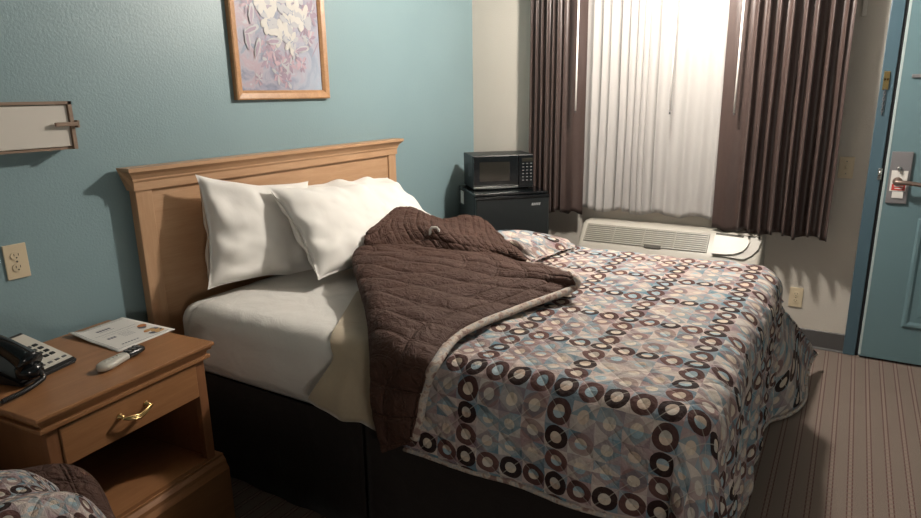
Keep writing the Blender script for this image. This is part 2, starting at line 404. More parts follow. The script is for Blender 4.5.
# door and casing in the window wall
d1 = empty('door_1', (0, 0, 0), kind='structure')
bm = bmesh.new()
box(bm, -0.022, 0.13, -2.454, -2.395, 0, DH+0.05, bev=0.004)
box(bm, -0.022, 0.13, DY1-0.05, DY1, 0, DH+0.05, bev=0.004)
box(bm, -0.022, 0.13, DY1, -2.454, DH, DH+0.05, bev=0.004)
link('door_frame', bm, 'casing', d1)
link('door_gap', B(-0.012, 0.12, -2.466, -2.454, 0, DH), 'gap', d1)  # black filler between frame and leaf; the gap's shade is put into its colour
bm = bmesh.new()
y0, y1 = -2.470, -3.375; xf = -0.040
px = [(-2.64, -2.88), (-3.00, -3.24)]; pz = [(0.21, 0.80), (1.15, 1.85)]
box(bm, xf, 0.005, y1, y0, 0.012, 2.035, bev=0.003)
leaf = link('door_leaf', bm, 'door_teal', d1)
link('leaf_edge', B(xf-0.002, 0.0, y0-0.009, y0+0.0015, 0.02, 2.03), 'door_edge', leaf)
for pa in px:
    for q in pz:
        bm = bmesh.new(); ya, yb = pa; za, zb = q; mw = 0.035
        def mold(p, qq):
            (u0, v0), (u1, v1) = p, qq
        # moulding: four bevelled strips and a raised field
        P0 = [(ya, za), (yb, za), (yb, zb), (ya, zb)]
        def ins(k): return [(ya-k, za+k), (yb+k, za+k), (yb+k, zb-k), (ya-k, zb-k)]
        rings = [(ins(0), xf-0.0005), (ins(0.010), xf-0.009), (ins(0.022), xf-0.009), (ins(0.034), xf-0.0012), (ins(0.06), xf-0.0012), (ins(0.085), xf-0.007)]
        vr = [[bm.verts.new((xx, a, b)) for a, b in pts] for pts, xx in rings]
        for i in range(len(vr)-1):
            for k in range(4): bm.faces.new((vr[i][k], vr[i][(k+1) % 4], vr[i+1][(k+1) % 4], vr[i+1][k]))
        bm.faces.new(vr[-1])
        link('door_panel', bm, 'door_teal', leaf)
# lock plate, lever, thumb turn
def lean(y, z): return (y, z)
bm = bmesh.new(); box(bm, xf-0.012, xf, -2.580, -2.488, 0.87, 1.135, bev=0.004)
lp = link('lock_plate', bm, 'plate_grey', leaf)
bm = bmesh.new(); lathe(bm, [(0.011, 0), (0.011, 0.010), (0.007, 0.012)], 16, Matrix.Translation((xf-0.012, -2.528, 1.05)) @ Matrix.Rotation(R(-90), 4, 'Y'))
box(bm, xf-0.034, xf-0.022, -2.531, -2.525, 1.035, 1.065, bev=0.002)
link('thumb_turn', bm, 'steel', lp)
bm = bmesh.new(); lathe(bm, [(0.022, 0), (0.022, 0.010), (0.010, 0.014), (0.010, 0.05)], 20, Matrix.Translation((xf-0.012, -2.528, 0.985)) @ Matrix.Rotation(R(-90), 4, 'Y'))
tube(bm, [(xf-0.055, -2.522, 0.985), (xf-0.062, -2.535, 0.985), (xf-0.062, -2.58, 0.983), (xf-0.060, -2.63, 0.976), (xf-0.056, -2.665, 0.970)], [0.011, 0.012, 0.011, 0.0105, 0.009], 12)
link('door_handle', bm, 'lever', leaf, smooth=True, autos=40)
# door chain guard on frame + keeper on leaf + strike
bm = bmesh.new(); box(bm, -0.027, -0.022, -2.432, -2.406, 1.44, 1.53, bev=0.001)
box(bm, -0.033, -0.027, -2.428, -2.422, 1.45, 1.52); box(bm, -0.033, -0.027, -2.416, -2.410, 1.47, 1.52)
box(bm, -0.033, -0.027, -2.428, -2.410, 1.485, 1.495)
cg = link('chain_guard', bm, 'brass', d1)
bm = bmesh.new()
for k in range(9):
    z = 1.437 - k*0.014; a = k % 2
    pts = [(-0.028 + (0.0 if a else 0.004*math.cos(t)), -2.419 + (0.005*math.cos(t) if a else 0), z + 0.010*math.sin(t)) for t in [j*math.pi/5 for j in range(11)]]
    tube(bm, pts, 0.0018, 5, cap=False)
link('chain', bm, 'pgrey', cg)
link('door_keeper', B(xf-0.012, xf, -2.60, -2.522, 1.495, 1.512, bev=0.002), 'plate_grey', leaf)
bm = bmesh.new(); box(bm, -0.030, -0.020, -2.458, -2.440, 0.985, 1.045, bev=0.002); tube(bm, [(-0.036, -2.449, 0.995), (-0.036, -2.449, 1.035)], 0.006, 8)
link('strike_plate', bm, 'steel', d1)
dh = empty('door_hanger_card', (xf-0.016, -2.528, 0.985), label='white and red card hanging on the lever of the teal door', cat='sign')
bm = bmesh.new()
box(bm, -0.0015, 0.0, -0.040, 0.030, -0.050, 0.055); box(bm, -0.0015, 0.0, -0.032, 0.016, -0.085, -0.052)
link('card', bm, 'white', dh)
link('red_panel', B(-0.0025, -0.0017, -0.036, 0.022, -0.046, -0.014), 'red', dh)
bm = bmesh.new()
for k, (a, b) in enumerate([(-0.028, 0.012), (-0.024, 0.008)]): box(bm, -0.0033, -0.0026, a, b, -0.026-k*0.012, -0.021-k*0.012)
link('print_lines', bm, 'white', dh)

# ------------------------------------------------------------------ wall plates
def outlet(loc, rz, label, z_out=1, duplex=True):
    """plate lies in local xz plane, facing -y"""
    o = empty('wall_outlet' if duplex else 'light_switch', loc, rz, label, 'outlet' if duplex else 'light switch')
    link('cover_plate', B(-0.035, 0.035, -0.006, 0, -0.0575, 0.0575, bev=0.002), 'ivory', o)
    if duplex:
        for s in (1, -1):
            bm = bmesh.new(); pts = [(0.017*math.cos(t), 0.0135*math.sin(t)*1.05 + s*0.020) for t in [k*math.pi/10 for k in range(20)]]
            prism(bm, pts, -0.0085, -0.005, 'y'); rc = link('receptacle', bm, 'ivory', o)
            bm = bmesh.new(); box(bm, -0.0075, -0.0055, -0.0090, -0.0086, s*0.020-0.001, s*0.020+0.007)
            box(bm, 0.0055, 0.0075, -0.0090, -0.0086, s*0.020-0.001, s*0.020+0.007)
            lathe(bm, [(0.0025, 0), (0.0025, 0.0004)], 8, Matrix.Translation((0, -0.0086, s*0.020-0.007)) @ Matrix.Rotation(R(90), 4, 'X'))
            link('socket_slots', bm, 'black', rc)
        bm = bmesh.new(); lathe(bm, [(0.003, 0), (0.003, 0.0015)], 8, Matrix.Translation((0, -0.006, 0)) @ Matrix.Rotation(R(90), 4, 'X')); link('screw', bm, 'steel', o)
    else:
        link('toggle', B(-0.004, 0.004, -0.018, -0.005, -0.006, 0.010, bev=0.002), 'ivory', o)
        for s in (1, -1):
            bm = bmesh.new(); lathe(bm, [(0.003, 0), (0.003, 0.0015)], 8, Matrix.Translation((0, -0.006, s*0.033)) @ Matrix.Rotation(R(90), 4, 'X'))
            link('screw', bm, 'steel', o)
    return o
outlet((-3.018, 0, 0.947), 0, 'ivory duplex outlet on the teal wall above the nightstand')
outlet((0, -2.295, 1.04), R(-90), 'ivory light switch on the cream wall between curtain and door', duplex=False)
outlet((0, -2.130, 0.29), R(-90), 'ivory outlet low on the cream wall behind the bed foot')

# ------------------------------------------------------------------ picture
pic = empty('framed_picture', (0, 0, 0), label='oak framed floral print hanging on the teal wall above the bed', cat='picture')
PL, PR, PB, PT, fw = -2.066, -1.484, 1.446, 2.22, 0.040
bm = bmesh.new()
prof = [(0, 0), (0, -0.022), (0.006, -0.026), (0.028, -0.022), (fw, -0.012), (fw, 0)]
def ring_pts(k, y): return [(PL+k, y, PB+k), (PR-k, y, PB+k), (PR-k, y, PT-k), (PL+k, y, PT-k)]
vr = [[bm.verts.new(p) for p in ring_pts(k, y-0.001)] for k, y in prof]
for i in range(len(vr)-1):
    for k in range(4): bm.faces.new((vr[i][k], vr[i][(k+1) % 4], vr[i+1][(k+1) % 4], vr[i+1][k]))
link('picture_frame', bm, 'frame_oak', pic)
x = NT('floral print ground'); v = x.coord('Object', (1, 1, 1)); n = x.noise(v, 9, 5, 0.6, 1.5)
sp = x.new('ShaderNodeSeparateXYZ'); x.l.new(v, sp.inputs[0])
gx = x.math('MULTIPLY', x.math('ADD', sp.outputs[0], 2.066), 1.7)
c1 = x.ramp(n.outputs['Fac'], [(0.3, (0.14, 0.17, 0.24)), (0.42, (0.24, 0.24, 0.31)), (0.52, (0.32, 0.31, 0.37)), (0.62, (0.36, 0.27, 0.31)), (0.75, (0.38, 0.41, 0.46))])
blue = x.mix(x.noise(v, 30, 3).outputs['Fac'], (0.28, 0.36, 0.45, 1), (0.36, 0.43, 0.51, 1))
lo = x.math('MULTIPLY', x.math('SUBTRACT', gx, 0.45), x.math('MULTIPLY', x.math('SUBTRACT', 1.85, sp.outputs[2]), 5.0))
lo = x.math('MINIMUM', x.math('MAXIMUM', lo, 0.0), 1.0)
x.base(x.mix(lo, c1, blue)); x.p(Roughness=0.5, Coat_Weight=0.4, Coat_Roughness=0.08); M['print'] = x.m
M['petal_w'] = plain('printed white petal', (0.50, 0.48, 0.44), 0.5, Coat_Weight=0.4)
M['petal_w2'] = plain('printed grey white petal', (0.38, 0.38, 0.40), 0.5, Coat_Weight=0.4)
M['petal_p'] = plain('printed pink petal', (0.40, 0.28, 0.32), 0.5, Coat_Weight=0.4)
M['petal_p2'] = plain('printed mauve petal', (0.28, 0.21, 0.27), 0.5, Coat_Weight=0.4)
M['leaf_b'] = plain('printed slate leaf', (0.22, 0.25, 0.32), 0.5, Coat_Weight=0.4)
bm = bmesh.new(); lvl = [0]
def petal(cx, cz, ang, ln, wd, mi):
    lvl[0] += 1; yy = -0.0095 - lvl[0]*0.00001
    pts = []
    for k in range(14):
        t = k/14*2*math.pi; a = ln*0.5*(1-math.cos(t)); b = wd*math.sin(t)*(0.6+0.4*math.sin(t*0.5))*(1+0.15*math.sin(5*t+ln*90))
        pts.append((min(max(cx + a*math.cos(ang) - b*math.sin(ang), PL+fw), PR-fw), yy, min(max(cz + a*math.sin(ang) + b*math.cos(ang), PB+fw), PT-fw)))
    bm.faces.new([bm.verts.new(q) for q in pts]).material_index = mi
vs = [bm.verts.new(p) for p in ((PL+fw-.002, -0.009, PB+fw-.002), (PR-fw+.002, -0.009, PB+fw-.002), (PR-fw+.002, -0.009, PT-fw), (PL+fw-.002, -0.009, PT-fw))]
bm.faces.new(vs).material_index = 0
def U(px, pz):  # centimetres from the lower left inner corner of the frame
    return PL+fw+px*0.01, PB+fw+pz*0.01
rnd = random.Random(9)
for _ in range(40):
    a, b = U(rnd.uniform(1, 26), rnd.uniform(12, 68)); petal(a, b, rnd.uniform(0.3, 2.8), rnd.uniform(.04, .09), rnd.uniform(.005, .014), rnd.choice([5, 5, 4]))
for _ in range(34):
    a, b = U(rnd.uniform(14, 46), rnd.uniform(14, 68)); petal(a, b, rnd.uniform(0.8, 2.2), rnd.uniform(.05, .11), rnd.uniform(.003, .008), rnd.choice([5, 4, 2]))
for (cx, cz, r_, n_) in ((16, 13, 4.5, 13), (22, 7, 4, 12), (29, 12, 5, 14), (27, 4, 4, 11), (37, 12, 4, 11), (13, 19, 3.5, 9), (10, 5, 3, 9), (20, 17, 4, 11), (43, 24, 4.5, 11), (45, 36, 6, 13), (33, 17, 4, 10), (7, 36, 4, 9), (24, 12, 4, 12), (46, 50, 5, 12)):
    for k in range(n_):
        an = k/n_*6.28 + rnd.uniform(-.3, .3); a, b = U(cx, cz); petal(a, b, an, r_*0.01*rnd.uniform(.7, 1.2), r_*0.0018, rnd.choice([3, 3, 4, 2]) if k % 4 else 4)
    for k in range(4):
        a, b = U(cx, cz); petal(a, b, rnd.uniform(0, 6.28), 0.018, 0.003, rnd.choice([5, 2]))
for (cx, cz, r_) in ((18, 31, 8), (26, 26, 8), (33, 34, 8), (40, 32, 8), (24, 39, 8), (31, 22, 6), (16, 41, 8), (37, 43, 8), (27, 50, 9), (30, 30, 7)):
    for k in range(7):
        an = k/7*6.28 + rnd.uniform(-.35, .35); a, b = U(cx, cz); petal(a, b, an, r_*0.01*rnd.uniform(.65, 1.1), r_*0.0022, 1 if k % 3 else 2)
    for k in range(4):
        a, b = U(cx+rnd.uniform(-2, 2), cz+rnd.uniform(-2, 2)); petal(a, b, rnd.uniform(0, 6.28), 0.022, 0.0025, 5)
for (cx, cz, an) in ((6, 17, 1.7), (9, 14, 1.2), (4, 24, 0.4), (16, 21, 0.1), (34, 18, 0.2), (8, 28, 1.4)):
    a, b = U(cx, cz); petal(a, b, an, 0.09, 0.017, 2); petal(a, b, an, 0.075, 0.009, 4)
link('floral_print', bm, ['print', 'petal_w', 'petal_w2', 'petal_p', 'petal_p2', 'leaf_b'], pic)

# ------------------------------------------------------------------ sconce
sc = empty('wall_sconce', (-3.13, 0, 1.30), label='white panel reading sconce with brown trim on the teal wall', cat='wall lamp')
bm = bmesh.new(); box(bm, -0.315, 0.315, -0.075, -0.010, 0.008, 0.142, bev=0.003); link('light_panel', bm, 'acrylic', sc)
bm = bmesh.new(); box(bm, -0.320, 0.328, -0.082, 0, 0.144, 0.154); box(bm, -0.32, 0.328, -0.070, 0, -0.002, 0.006)
box(bm, 0.316, 0.328, -0.082, 0, -0.002, 0.154); box(bm, -0.328, -0.316, -0.082, 0, -0.002, 0.154)
link('trim', bm, 'sconce_wood', sc)
for s in (1, -1):
    bm = bmesh.new(); box(bm, min(s*0.262, s*0.336), max(s*0.262, s*0.336), -0.096, -0.084, 0.074, 0.087, bev=0.002); box(bm, min(s*0.330, s*0.338), max(s*0.330, s*0.338), -0.096, -0.03, 0.068, 0.092, bev=0.002)
    link('clip', bm, 'sconce_wood', sc)

# ------------------------------------------------------------------ bed
bed = empty('bed', (-1.81, 0, 0), label='bed with oak headboard and dark brown skirt under the ring patterned comforter', cat='bed')
def hbx(v): return v + 1.81
for a, b in ((-2.612, -2.545), (-1.075, -1.008)): link('headboard_post', B(hbx(a), hbx(b), -0.062, -0.022, 0, 1.15, bev=0.003), 'oak_v', bed)
link('headboard_panel', B(hbx(-2.545), hbx(-1.075), -0.052, -0.028, 0.30, 1.15), 'oak', bed)
bm = bmesh.new()
# cornice: moulded profile (y,z) with mitred ends
cp = [(-0.020, 1.128), (-0.068, 1.128), (-0.068, 1.158), (-0.073, 1.166), (-0.073, 1.172), (-0.082, 1.186), (-0.094, 1.197), (-0.098, 1.200), (-0.098, 1.214), (-0.020, 1.214)]
def endx(y): return (-y-0.062)
L_, R_ = hbx(-2.612), hbx(-1.008)
va = [bm.verts.new((L_-max(0, endx(y)), y, z)) for y, z in cp]; vb = [bm.verts.new((R_+max(0, endx(y)), y, z)) for y, z in cp]
va[0].co.x = va[1].co.x; vb[0].co.x = vb[1].co.x; va[-1].co.x = va[-2].co.x; vb[-1].co.x = vb[-2].co.x
bm.faces.new(va); bm.faces.new(vb[::-1]); n = len(cp)
for i in range(n): bm.faces.new((va[i], vb[i], vb[(i+1) % n], va[(i+1) % n]))
link('headboard_cornice', bm, 'oak', bed)
MX0, MX1, MY0, MY1 = -2.555, -1.065, -0.125, -2.085
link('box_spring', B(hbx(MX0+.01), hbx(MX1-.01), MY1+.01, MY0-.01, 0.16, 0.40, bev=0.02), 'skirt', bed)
def rbox(x0, x1, y0, y1, z0, z1, r, n=6):
    bm = bmesh.new(); box(bm, x0, x1, y0, y1, z0, z1)
    bmesh.ops.bevel(bm, geom=bm.edges[:], offset=r, segments=n, affect='EDGES', profile=0.5)
    return bm
link('mattress', rbox(hbx(MX0+.004), hbx(MX1-.004), MY1+.004, MY0-.004, 0.402, 0.676, 0.05), 'sheet', bed, smooth=True)
# skirt: three hanging sides with a pleat slit
bm = bmesh.new()
def side_strip(p0, p1, z0, z1, n, amp, seed):
    p0, p1 = Vector(p0), Vector(p1); d = (p1-p0); nn = Vector((d.y, -d.x)).normalized()
    rows = []
    for i in range(n+1):
        t = i/n; q = p0 + d*t; w = amp*(0.6*math.sin(t*31+seed)+0.6*nz(t*9, seed, 0, 1.0))
        rows.append([bm.verts.new((q.x+nn.x*w*(1-k/4)*1.0, q.y+nn.y*w*(1-k/4), z0+(z1-z0)*k/4)) for k in range(5)])
    for i in range(n):
        for k in range(4): f = bm.faces.new((rows[i][k], rows[i+1][k], rows[i+1][k+1], rows[i][k+1])); f.smooth = True
side_strip((hbx(-2.565), -0.12), (hbx(-2.572), -1.05), 0.005, 0.43, 40, 0.006, 1)
side_strip((hbx(-2.565), -1.06), (hbx(-2.56), -2.085), 0.005, 0.43, 40, 0.008, 2)
side_strip((hbx(-2.56), -2.09), (hbx(-1.06), -2.09), 0.005, 0.43, 50, 0.006, 3)
side_strip((hbx(-1.05), -2.09), (hbx(-1.05), -0.12), 0.005, 0.43, 50, 0.006, 4)
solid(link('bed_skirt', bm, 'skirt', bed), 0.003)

# draping map shared by sheet, blanket and comforter
def drape(a, b, x0, x1, yf, top, r, kn=0.2, kf=0.75, wav=0.0, wseed=0.0, yh=None, floor=0.012):
    """flat cloth point (a,b) -> 3D over a box x0..x1, foot edge yf (y decreases to the foot)"""
    ax0, ax1, ay = x0+r, x1-r, yf+r
    ca, cb = min(max(a, ax0), ax1), max(b, ay)
    dh = None
    if yh is not None: cb = min(cb, yh-r)
    dx, dy = a-ca, b-cb; d = math.hypot(dx, dy)
    if d < 1e-7: return Vector((a, b, top)), Vector((0, 0, 1)), 0.0
    ux, uy = dx/d, dy/d; arc = r*math.pi/2
    corner = abs(dx) > 1e-6 and dy < -1e-6
    k = 0.0
    if corner:
        phi = math.atan2(abs(dx), -dy)/(math.pi/2)          # 0 foot side, 1 long side
        kk = kf if dx > 0 else kn
        if dx > 0:
            k = kk*sstep(0.26, 0.50, phi)*sstep(1.0, 0.7, phi); ph2 = (0.80*sstep(0.16, 0.47, phi)+0.20*sstep(0.5, 1, phi))*math.pi/2
        else: k = kk*math.sin(math.pi*phi)**0.75; ph2 = phi*math.pi/2
        ux, uy = math.copysign(math.sin(ph2), dx), -math.cos(ph2)
    if d < arc:
        th = d/r; o, z = r*math.sin(th), top - r*(1-math.cos(th))
        nrm = Vector((ux*math.sin(th), uy*math.sin(th), math.cos(th)))
    else:
        e = d-arc; o = r + e*k; z = top - r - e*math.sqrt(max(0.05, 1-k*k)); nrm = Vector((ux, uy, 0.15)).normalized()
        if wav:
            s = (b if abs(dx) > abs(dy) else a)
            o += wav*min(1, e/0.25)*(math.sin(s*17+wseed)*0.6 + nz(s*3, wseed, 0, 1.7))
        if z < floor: o += (floor-z)*0.5; z = floor + 0.004*abs(nz(a*9, b*9))
    return Vector((ca+ux*o, cb+uy*o, z)), nrm, d

# sheet
def sheet_fn(u, v):
    b = lerp(-0.02, -2.20, v)
    ov = plerp([(-0.2, 0.16), (-0.33, 0.27), (-0.45, 0.24), (-0.62, 0.22), (-0.80, 0.24), (-1.0, 0.25), (-2.2, 0.25)], b) + 0.045 + 0.012*nz(b*7, 1.1)
    a = lerp(MX0-ov, MX1+0.20, u)
    p, n_, d = drape(a, b, MX0-0.006, MX1+0.006, MY1-0.006, 0.686, 0.075, kn=0.1, kf=0.1, yh=MY0, floor=0.3)
    h = 0.004*nz(p.x*5, p.y*7, p.z*6) + 0.0025*nz(p.x*3+p.y*9, p.y*2-p.x*8, p.z*3, 2)
    if d > 0.05: h += 0.006*max(0, nz(p.y*6-p.z*5, p.z*2, 4))
    return p + n_*(h+0.002)
sh = link('bed_sheet', grid(sheet_fn, 110, 110), 'sheet', smooth=True)
solid(sh, 0.003, -1); tag(sh, 'white cotton sheet covering the mattress of the made bed', 'sheet')

# blanket
def blanket_fn(u, v):
    # v along the bed from its head-side edge to the foot, u from hem (near) to far side
    ua = u
    hem = plerp([(-0.87, 0.245), (-1.05, 0.30), (-1.2, 0.325), (-1.6, 0.320), (-2.3, 0.335)], -9)
    def start(a): return plerp([(-2.90, -0.875), (-2.62, -0.965), (-2.50, -0.90), (-2.15, -0.70), (-1.6, -0.62), (-0.7, -0.66)], a)
    a = lerp(-2.565-0.325, -0.98, ua)
    b = lerp(start(a), -2.50, v)
    ov = plerp([(-3, .0), (-2.5, 0.0)], b)
    # near hem shorter towards the head
    lim = plerp([(-2.3, 0.30), (-1.6, 0.288), (-1.2, 0.28), (-1.05, 0.246), (-0.87, 0.195)], b)
    if a < -2.565: a = -2.565 - (-2.565-a)/0.325*lim
    p, n_, d = drape(a, b, -2.575, -1.045, -2.10, 0.697, 0.06, kn=0.15, kf=0.3, floor=0.1)
    h = 0.003*nz(p.x*6, p.y*6, p.z*6)
    if a < -2.60:
        t = sstep(-2.60, -2.75, a)
        h += t*0.05*sstep(-1.06, -1.015, b)
    h += 0.006*sstep(0.06, 0.0, abs(b-start(a)))
    return p + n_*(h+0.004)
def blanket_v(u, v): return blanket_fn(u, v**1.6)
bl = link('fleece_blanket', grid(blanket_v, 70, 150), 'blanket', smooth=True)
solid(bl, 0.005, 1); tag(bl, 'beige fleece blanket hanging out from under the comforter', 'blanket')

# comforter, patterned side up
CS = 0.0675
QX0, QX1, QYF, QT = -2.600, -1.020, -2.115, 0.712
def q_start(a): return plerp([(-2.98, -1.24), (-2.60, -1.26), (-2.45, -1.18), (-2.2, -1.05), (-1.9, -0.95), (-1.5, -0.85), (-1.2, -0.70), (-0.5, -0.66)], a)
QA0, QA1, QB1 = QX0-0.268, QX1+0.62, QYF-0.64
def quilt_ab(u, v):
    a = lerp(QA0, QA1, u); b = lerp(q_start(a), QB1, v); return a, b
def quilt_fn(u, v):
    a, b = quilt_ab(u, v)
    p, n_, d = drape(a, b, QX0, QX1, QYF, QT, 0.085, kn=0.30, kf=0.80, wav=0.010, wseed=1.0)
    # diamond puffs and wrinkles
    A_, B_ = (a+b)/CS*0.5, (a-b)/CS*0.5
    puff = min(abs((A_ % 1)-0.5), abs((B_ % 1)-0.5)); h = 0.007*math.sqrt(max(0, 1-4*(0.5-puff)**2)) if False else 0.007*min(1, puff*4)**0.5
    h += 0.010*nz(a*3.3, b*3.3, 2) + 0.006*nz(a*9, b*6, 5)
    if d > 0.1:
        side = a > QX1 or b < QYF
        h += 0.008*nz(a*6, b*2.0, 8)
        if b < QYF and QX0 < a < QX1: h += 0.012*math.sin(a*38+2*nz(a*3, b*2))*min(1, (d-0.1)/0.3)
        if a < QX0 and b > QYF: h += 0.006*math.sin(b*20+1)*min(1, (d-0.1)/0.2)
    edge = sstep(0, 0.03, min(u*2.3, (1-u)*2.3, (1-v)*1.8)); 
    return p + n_*(h*(0.3+0.7*edge)+0.004)
def quilt_uv(u, v):
    a, b = quilt_ab(u, v); return ((a+2.545)/CS+40.5, (b+1.47)/CS+60.5)
qm = grid(quilt_fn, 200, 150, quilt_uv)
comf = link('comforter', qm, 'quilt', smooth=True)
solid(comf, 0.010, 1); tag(comf, 'ring patterned comforter over the made bed, folded back to its brown lining', 'comforter')

EYE = Vector((-4.007, -2.313, 1.453))
GA = [[(-2.64, -1.211, 0.41), (-2.655, -1.269, 0.451), (-2.665, -1.328, 0.49)],
      [(-2.64, -1.184, 0.523), (-2.66, -1.271, 0.548), (-2.66, -1.345, 0.565)],
      [(-2.635, -1.179, 0.634), (-2.655, -1.279, 0.643), (-2.65, -1.359, 0.644)],
      [(-2.607, -1.155, 0.715), (-2.652, -1.296, 0.735), (-2.65, -1.395, 0.725)],
      [(-2.462, -1.03, 0.76), (-2.483, -1.216, 0.765), (-2.431, -1.347, 0.735)],
      [(-2.258, -0.83, 0.78), (-2.239, -1.139, 0.775), (-2.15, -1.395, 0.735)],
      [(-2.09, -0.663, 0.8), (-2.017, -1.098, 0.785), (-1.883, -1.49, 0.75)],
      [(-1.969, -0.584, 0.81), (-1.837, -0.999, 0.79), (-1.793, -1.463, 0.765)],
      [(-1.865, -0.577, 0.8), (-1.673, -0.9, 0.785), (-1.685, -1.322, 0.76)]]
GB = [[(-1.874, -0.55, 0.79), (-1.769, -0.717, 0.79), (-1.69, -0.9, 0.78), (-1.619, -1.06, 0.76), (-1.634, -1.2, 0.745)],
      [(-1.871, -0.517, 0.84), (-1.626, -0.533, 0.85), (-1.613, -0.748, 0.83), (-1.521, -0.905, 0.79), (-1.56, -1.136, 0.76)],
      [(-1.711, -0.483, 0.88), (-1.403, -0.403, 0.89), (-1.384, -0.577, 0.85), (-1.211, -0.701, 0.82), (-1.315, -0.932, 0.77)]]
GC = [[(-1.386, -0.84, 0.78), (-1.426, -0.984, 0.75), (-1.541, -1.152, 0.735)],
      [(-1.298, -0.918, 0.8), (-1.459, -1.077, 0.8), (-1.454, -1.174, 0.745)],
      [(-1.191, -1.028, 0.79), (-1.285, -1.138, 0.785), (-1.272, -1.194, 0.74)],
      [(-1.053, -1.157, 0.735), (-1.088, -1.187, 0.73), (-1.1, -1.212, 0.72)]]
# lining flap: an extra tucked-under roll along the fold edge
GA2 = []
GA[7][2] = lerp(Vector(GA[7][2]), EYE, 0.04); GA[6][2] = lerp(Vector(GA[6][2]), EYE, 0.015)
GA[8][2] = (-1.56, -1.27, 0.722); GA[8][1] = (-1.66, -0.91, 0.775)
for i, row in enumerate(GA):
    f, m_, e = [Vector(q) for q in row]
    side = i < 3
    inn = (m_-f).normalized()
    if side: t1 = f + inn*0.035 + Vector((0.03, 0, 0)); t0 = f + inn*0.10 + Vector((0.035, 0, 0.0))
    elif i == 3: t1 = f + inn*0.04 + Vector((0.03, 0, -0.025)); t0 = f + inn*0.10 + Vector((0.035, 0, -0.03))
    else:
        zb = 0.714
        t1 = f + inn*0.030; t1.z = lerp(f.z, zb, 0.8); t0 = f + inn*0.10; t0.z = zb-0.004
    bulge = f - inn*0.012; bulge.z = f.z-(0.012 if not side else 0)
    GA2.append([t0, t1, bulge, f + inn*0.04 + Vector((0, 0, 0.012 if not side else 0)), m_, lerp(m_, e, 0.6), e])
AW = [(surf(GA2, k/24, 1.0) - surf(GA2, k/24, 0.3)).length for k in range(25)]
def A_uv(u, v):
    k = min(int(u*24), 23); wdt = lerp(AW[k], AW[k+1], u*24-k)
    return plerp([(0, 0), (0.375, 3.4), (1, 12.5)], u)+0.25, (1-v)*wdt/0.7/0.105+0.3
def A_fn(u, v):
    p = surf(GA2, u, v)
    amp = 0.010 if v > 0.25 else 0.005
    h = amp*nz(p.x*9, p.y*9, p.z*9) + 0.010*nz(p.x*4, p.y*4, p.z*4+2)
    # stitched grid puffs
    gx, gy = A_uv(u, v); gx, gy = (gx-.5) % 1, (gy-.5) % 1
    pf = min(gx, 1-gx, gy, 1-gy); h += 0.008*min(1, pf*5)**0.6
    if u < 0.33: return p + Vector((-1, -0.2, 0.1))*max(0, h)
    return p + Vector((-0.1, -0.1, 1))*h
fa = link('lining_flap', grid(A_fn, 130, 90, A_uv), 'lining', comf, smooth=True)
solid(fa, 0.012, -1); fa['label'] = 'brown quilted lining turned up at the fold'
GB = [[lerp(Vector(q), EYE, 0.022 if i else 0.0) for q in r] for i, r in enumerate(GB)]
back1 = [Vector(q) + Vector((0.10, 0.07, -0.03)) for q in GB[2]]; back2 = []
for q in GB[2]:
    w_ = Vector(q) + Vector((0.20, 0.13, 0)); w_.z = 0.72; back2.append(w_)
GB2 = [[Vector(q)-Vector((0.02, 0.02, 0.05)) for q in GB[0]]] + [[Vector(q) for q in r] for r in GB] + [back1, back2]
def B_fn(u, v):
    p = surf(GB2, u, v)
    h = 0.016*nz(p.x*7, p.y*7, p.z*7+1) + 0.022*nz(p.x*3.4, p.y*3.4, 4) + 0.006*nz(p.x*20, p.y*20, 9)
    gx, gy = (v*11) % 1, (u*7) % 1
    pf = min(gx, 1-gx, gy, 1-gy); h += 0.007*min(1, pf*5)**0.6
    return p + Vector((-0.3, -0.3, 0.9))*h
fb = link('lining_heap', grid(B_fn, 70, 110, lambda u, v: (v*11, u*7)), 'lining', comf, smooth=True)
solid(fb, 0.012, -1); fb['label'] = 'brown lining bunched in front of the pillows'
GC2 = [[Vector(r[2])+Vector((0.01, 0, -0.02)), Vector(r[2]), Vector(r[1]), Vector(r[0]), Vector(r[0])+Vector((0.09, 0.08, -0.02)), Vector((r[0][0]+0.14, r[0][1]+0.13, 0.70))] for r in GC]
def C_fn(u, v):
    p = surf(GC2, u, v); return p + Vector((-0.3, -0.3, 0.8))*(0.010*nz(p.x*9, p.y*9, 3)+0.006*math.sin(v*20))
fc = link('rolled_edge', grid(C_fn, 50, 40, lambda u, v: (u*6.2, v*6.0)), 'quilt', comf, smooth=True)
solid(fc, 0.012, -1); fc['label'] = 'patterned edge rolled over beside the lining'
# bindings
def off(p, k=0.006): return p + Vector((-0.2, -0.3, 0.6)).normalized()*k
bm = bmesh.new(); tube(bm, [off(surf(GA2, i/70, 1.0), 0.012) for i in range(71)], 0.016, 8, flat=0.7)
bd = [B_fn(1/5+0.6*0, 1)]
link('binding', bm, 'binding', comf, smooth=True)
bd = [lerp(Vector(q), EYE, 0.028) for q in [(-1.386, -0.84, 0.78), (-1.426, -0.984, 0.75), (-1.541, -1.152, 0.735)]] + [Vector((-1.60, -1.24, 0.755))]
bm = bmesh.new(); tube(bm, [crom(bd, t/24) for t in range(25)], 0.0125, 8, flat=0.75)
link('binding', bm, 'binding', comf, smooth=True)
# near hem binding and foot hem binding
bm = bmesh.new(); tube(bm, [quilt_fn(0, v/60) for v in range(61)], 0.008, 6)
link('hem_binding', bm, 'binding', comf, smooth=True)
bm = bmesh.new(); tube(bm, [quilt_fn(u/90, 1) for u in range(91)], 0.008, 6)
link('hem_binding', bm, 'binding', comf, smooth=True)
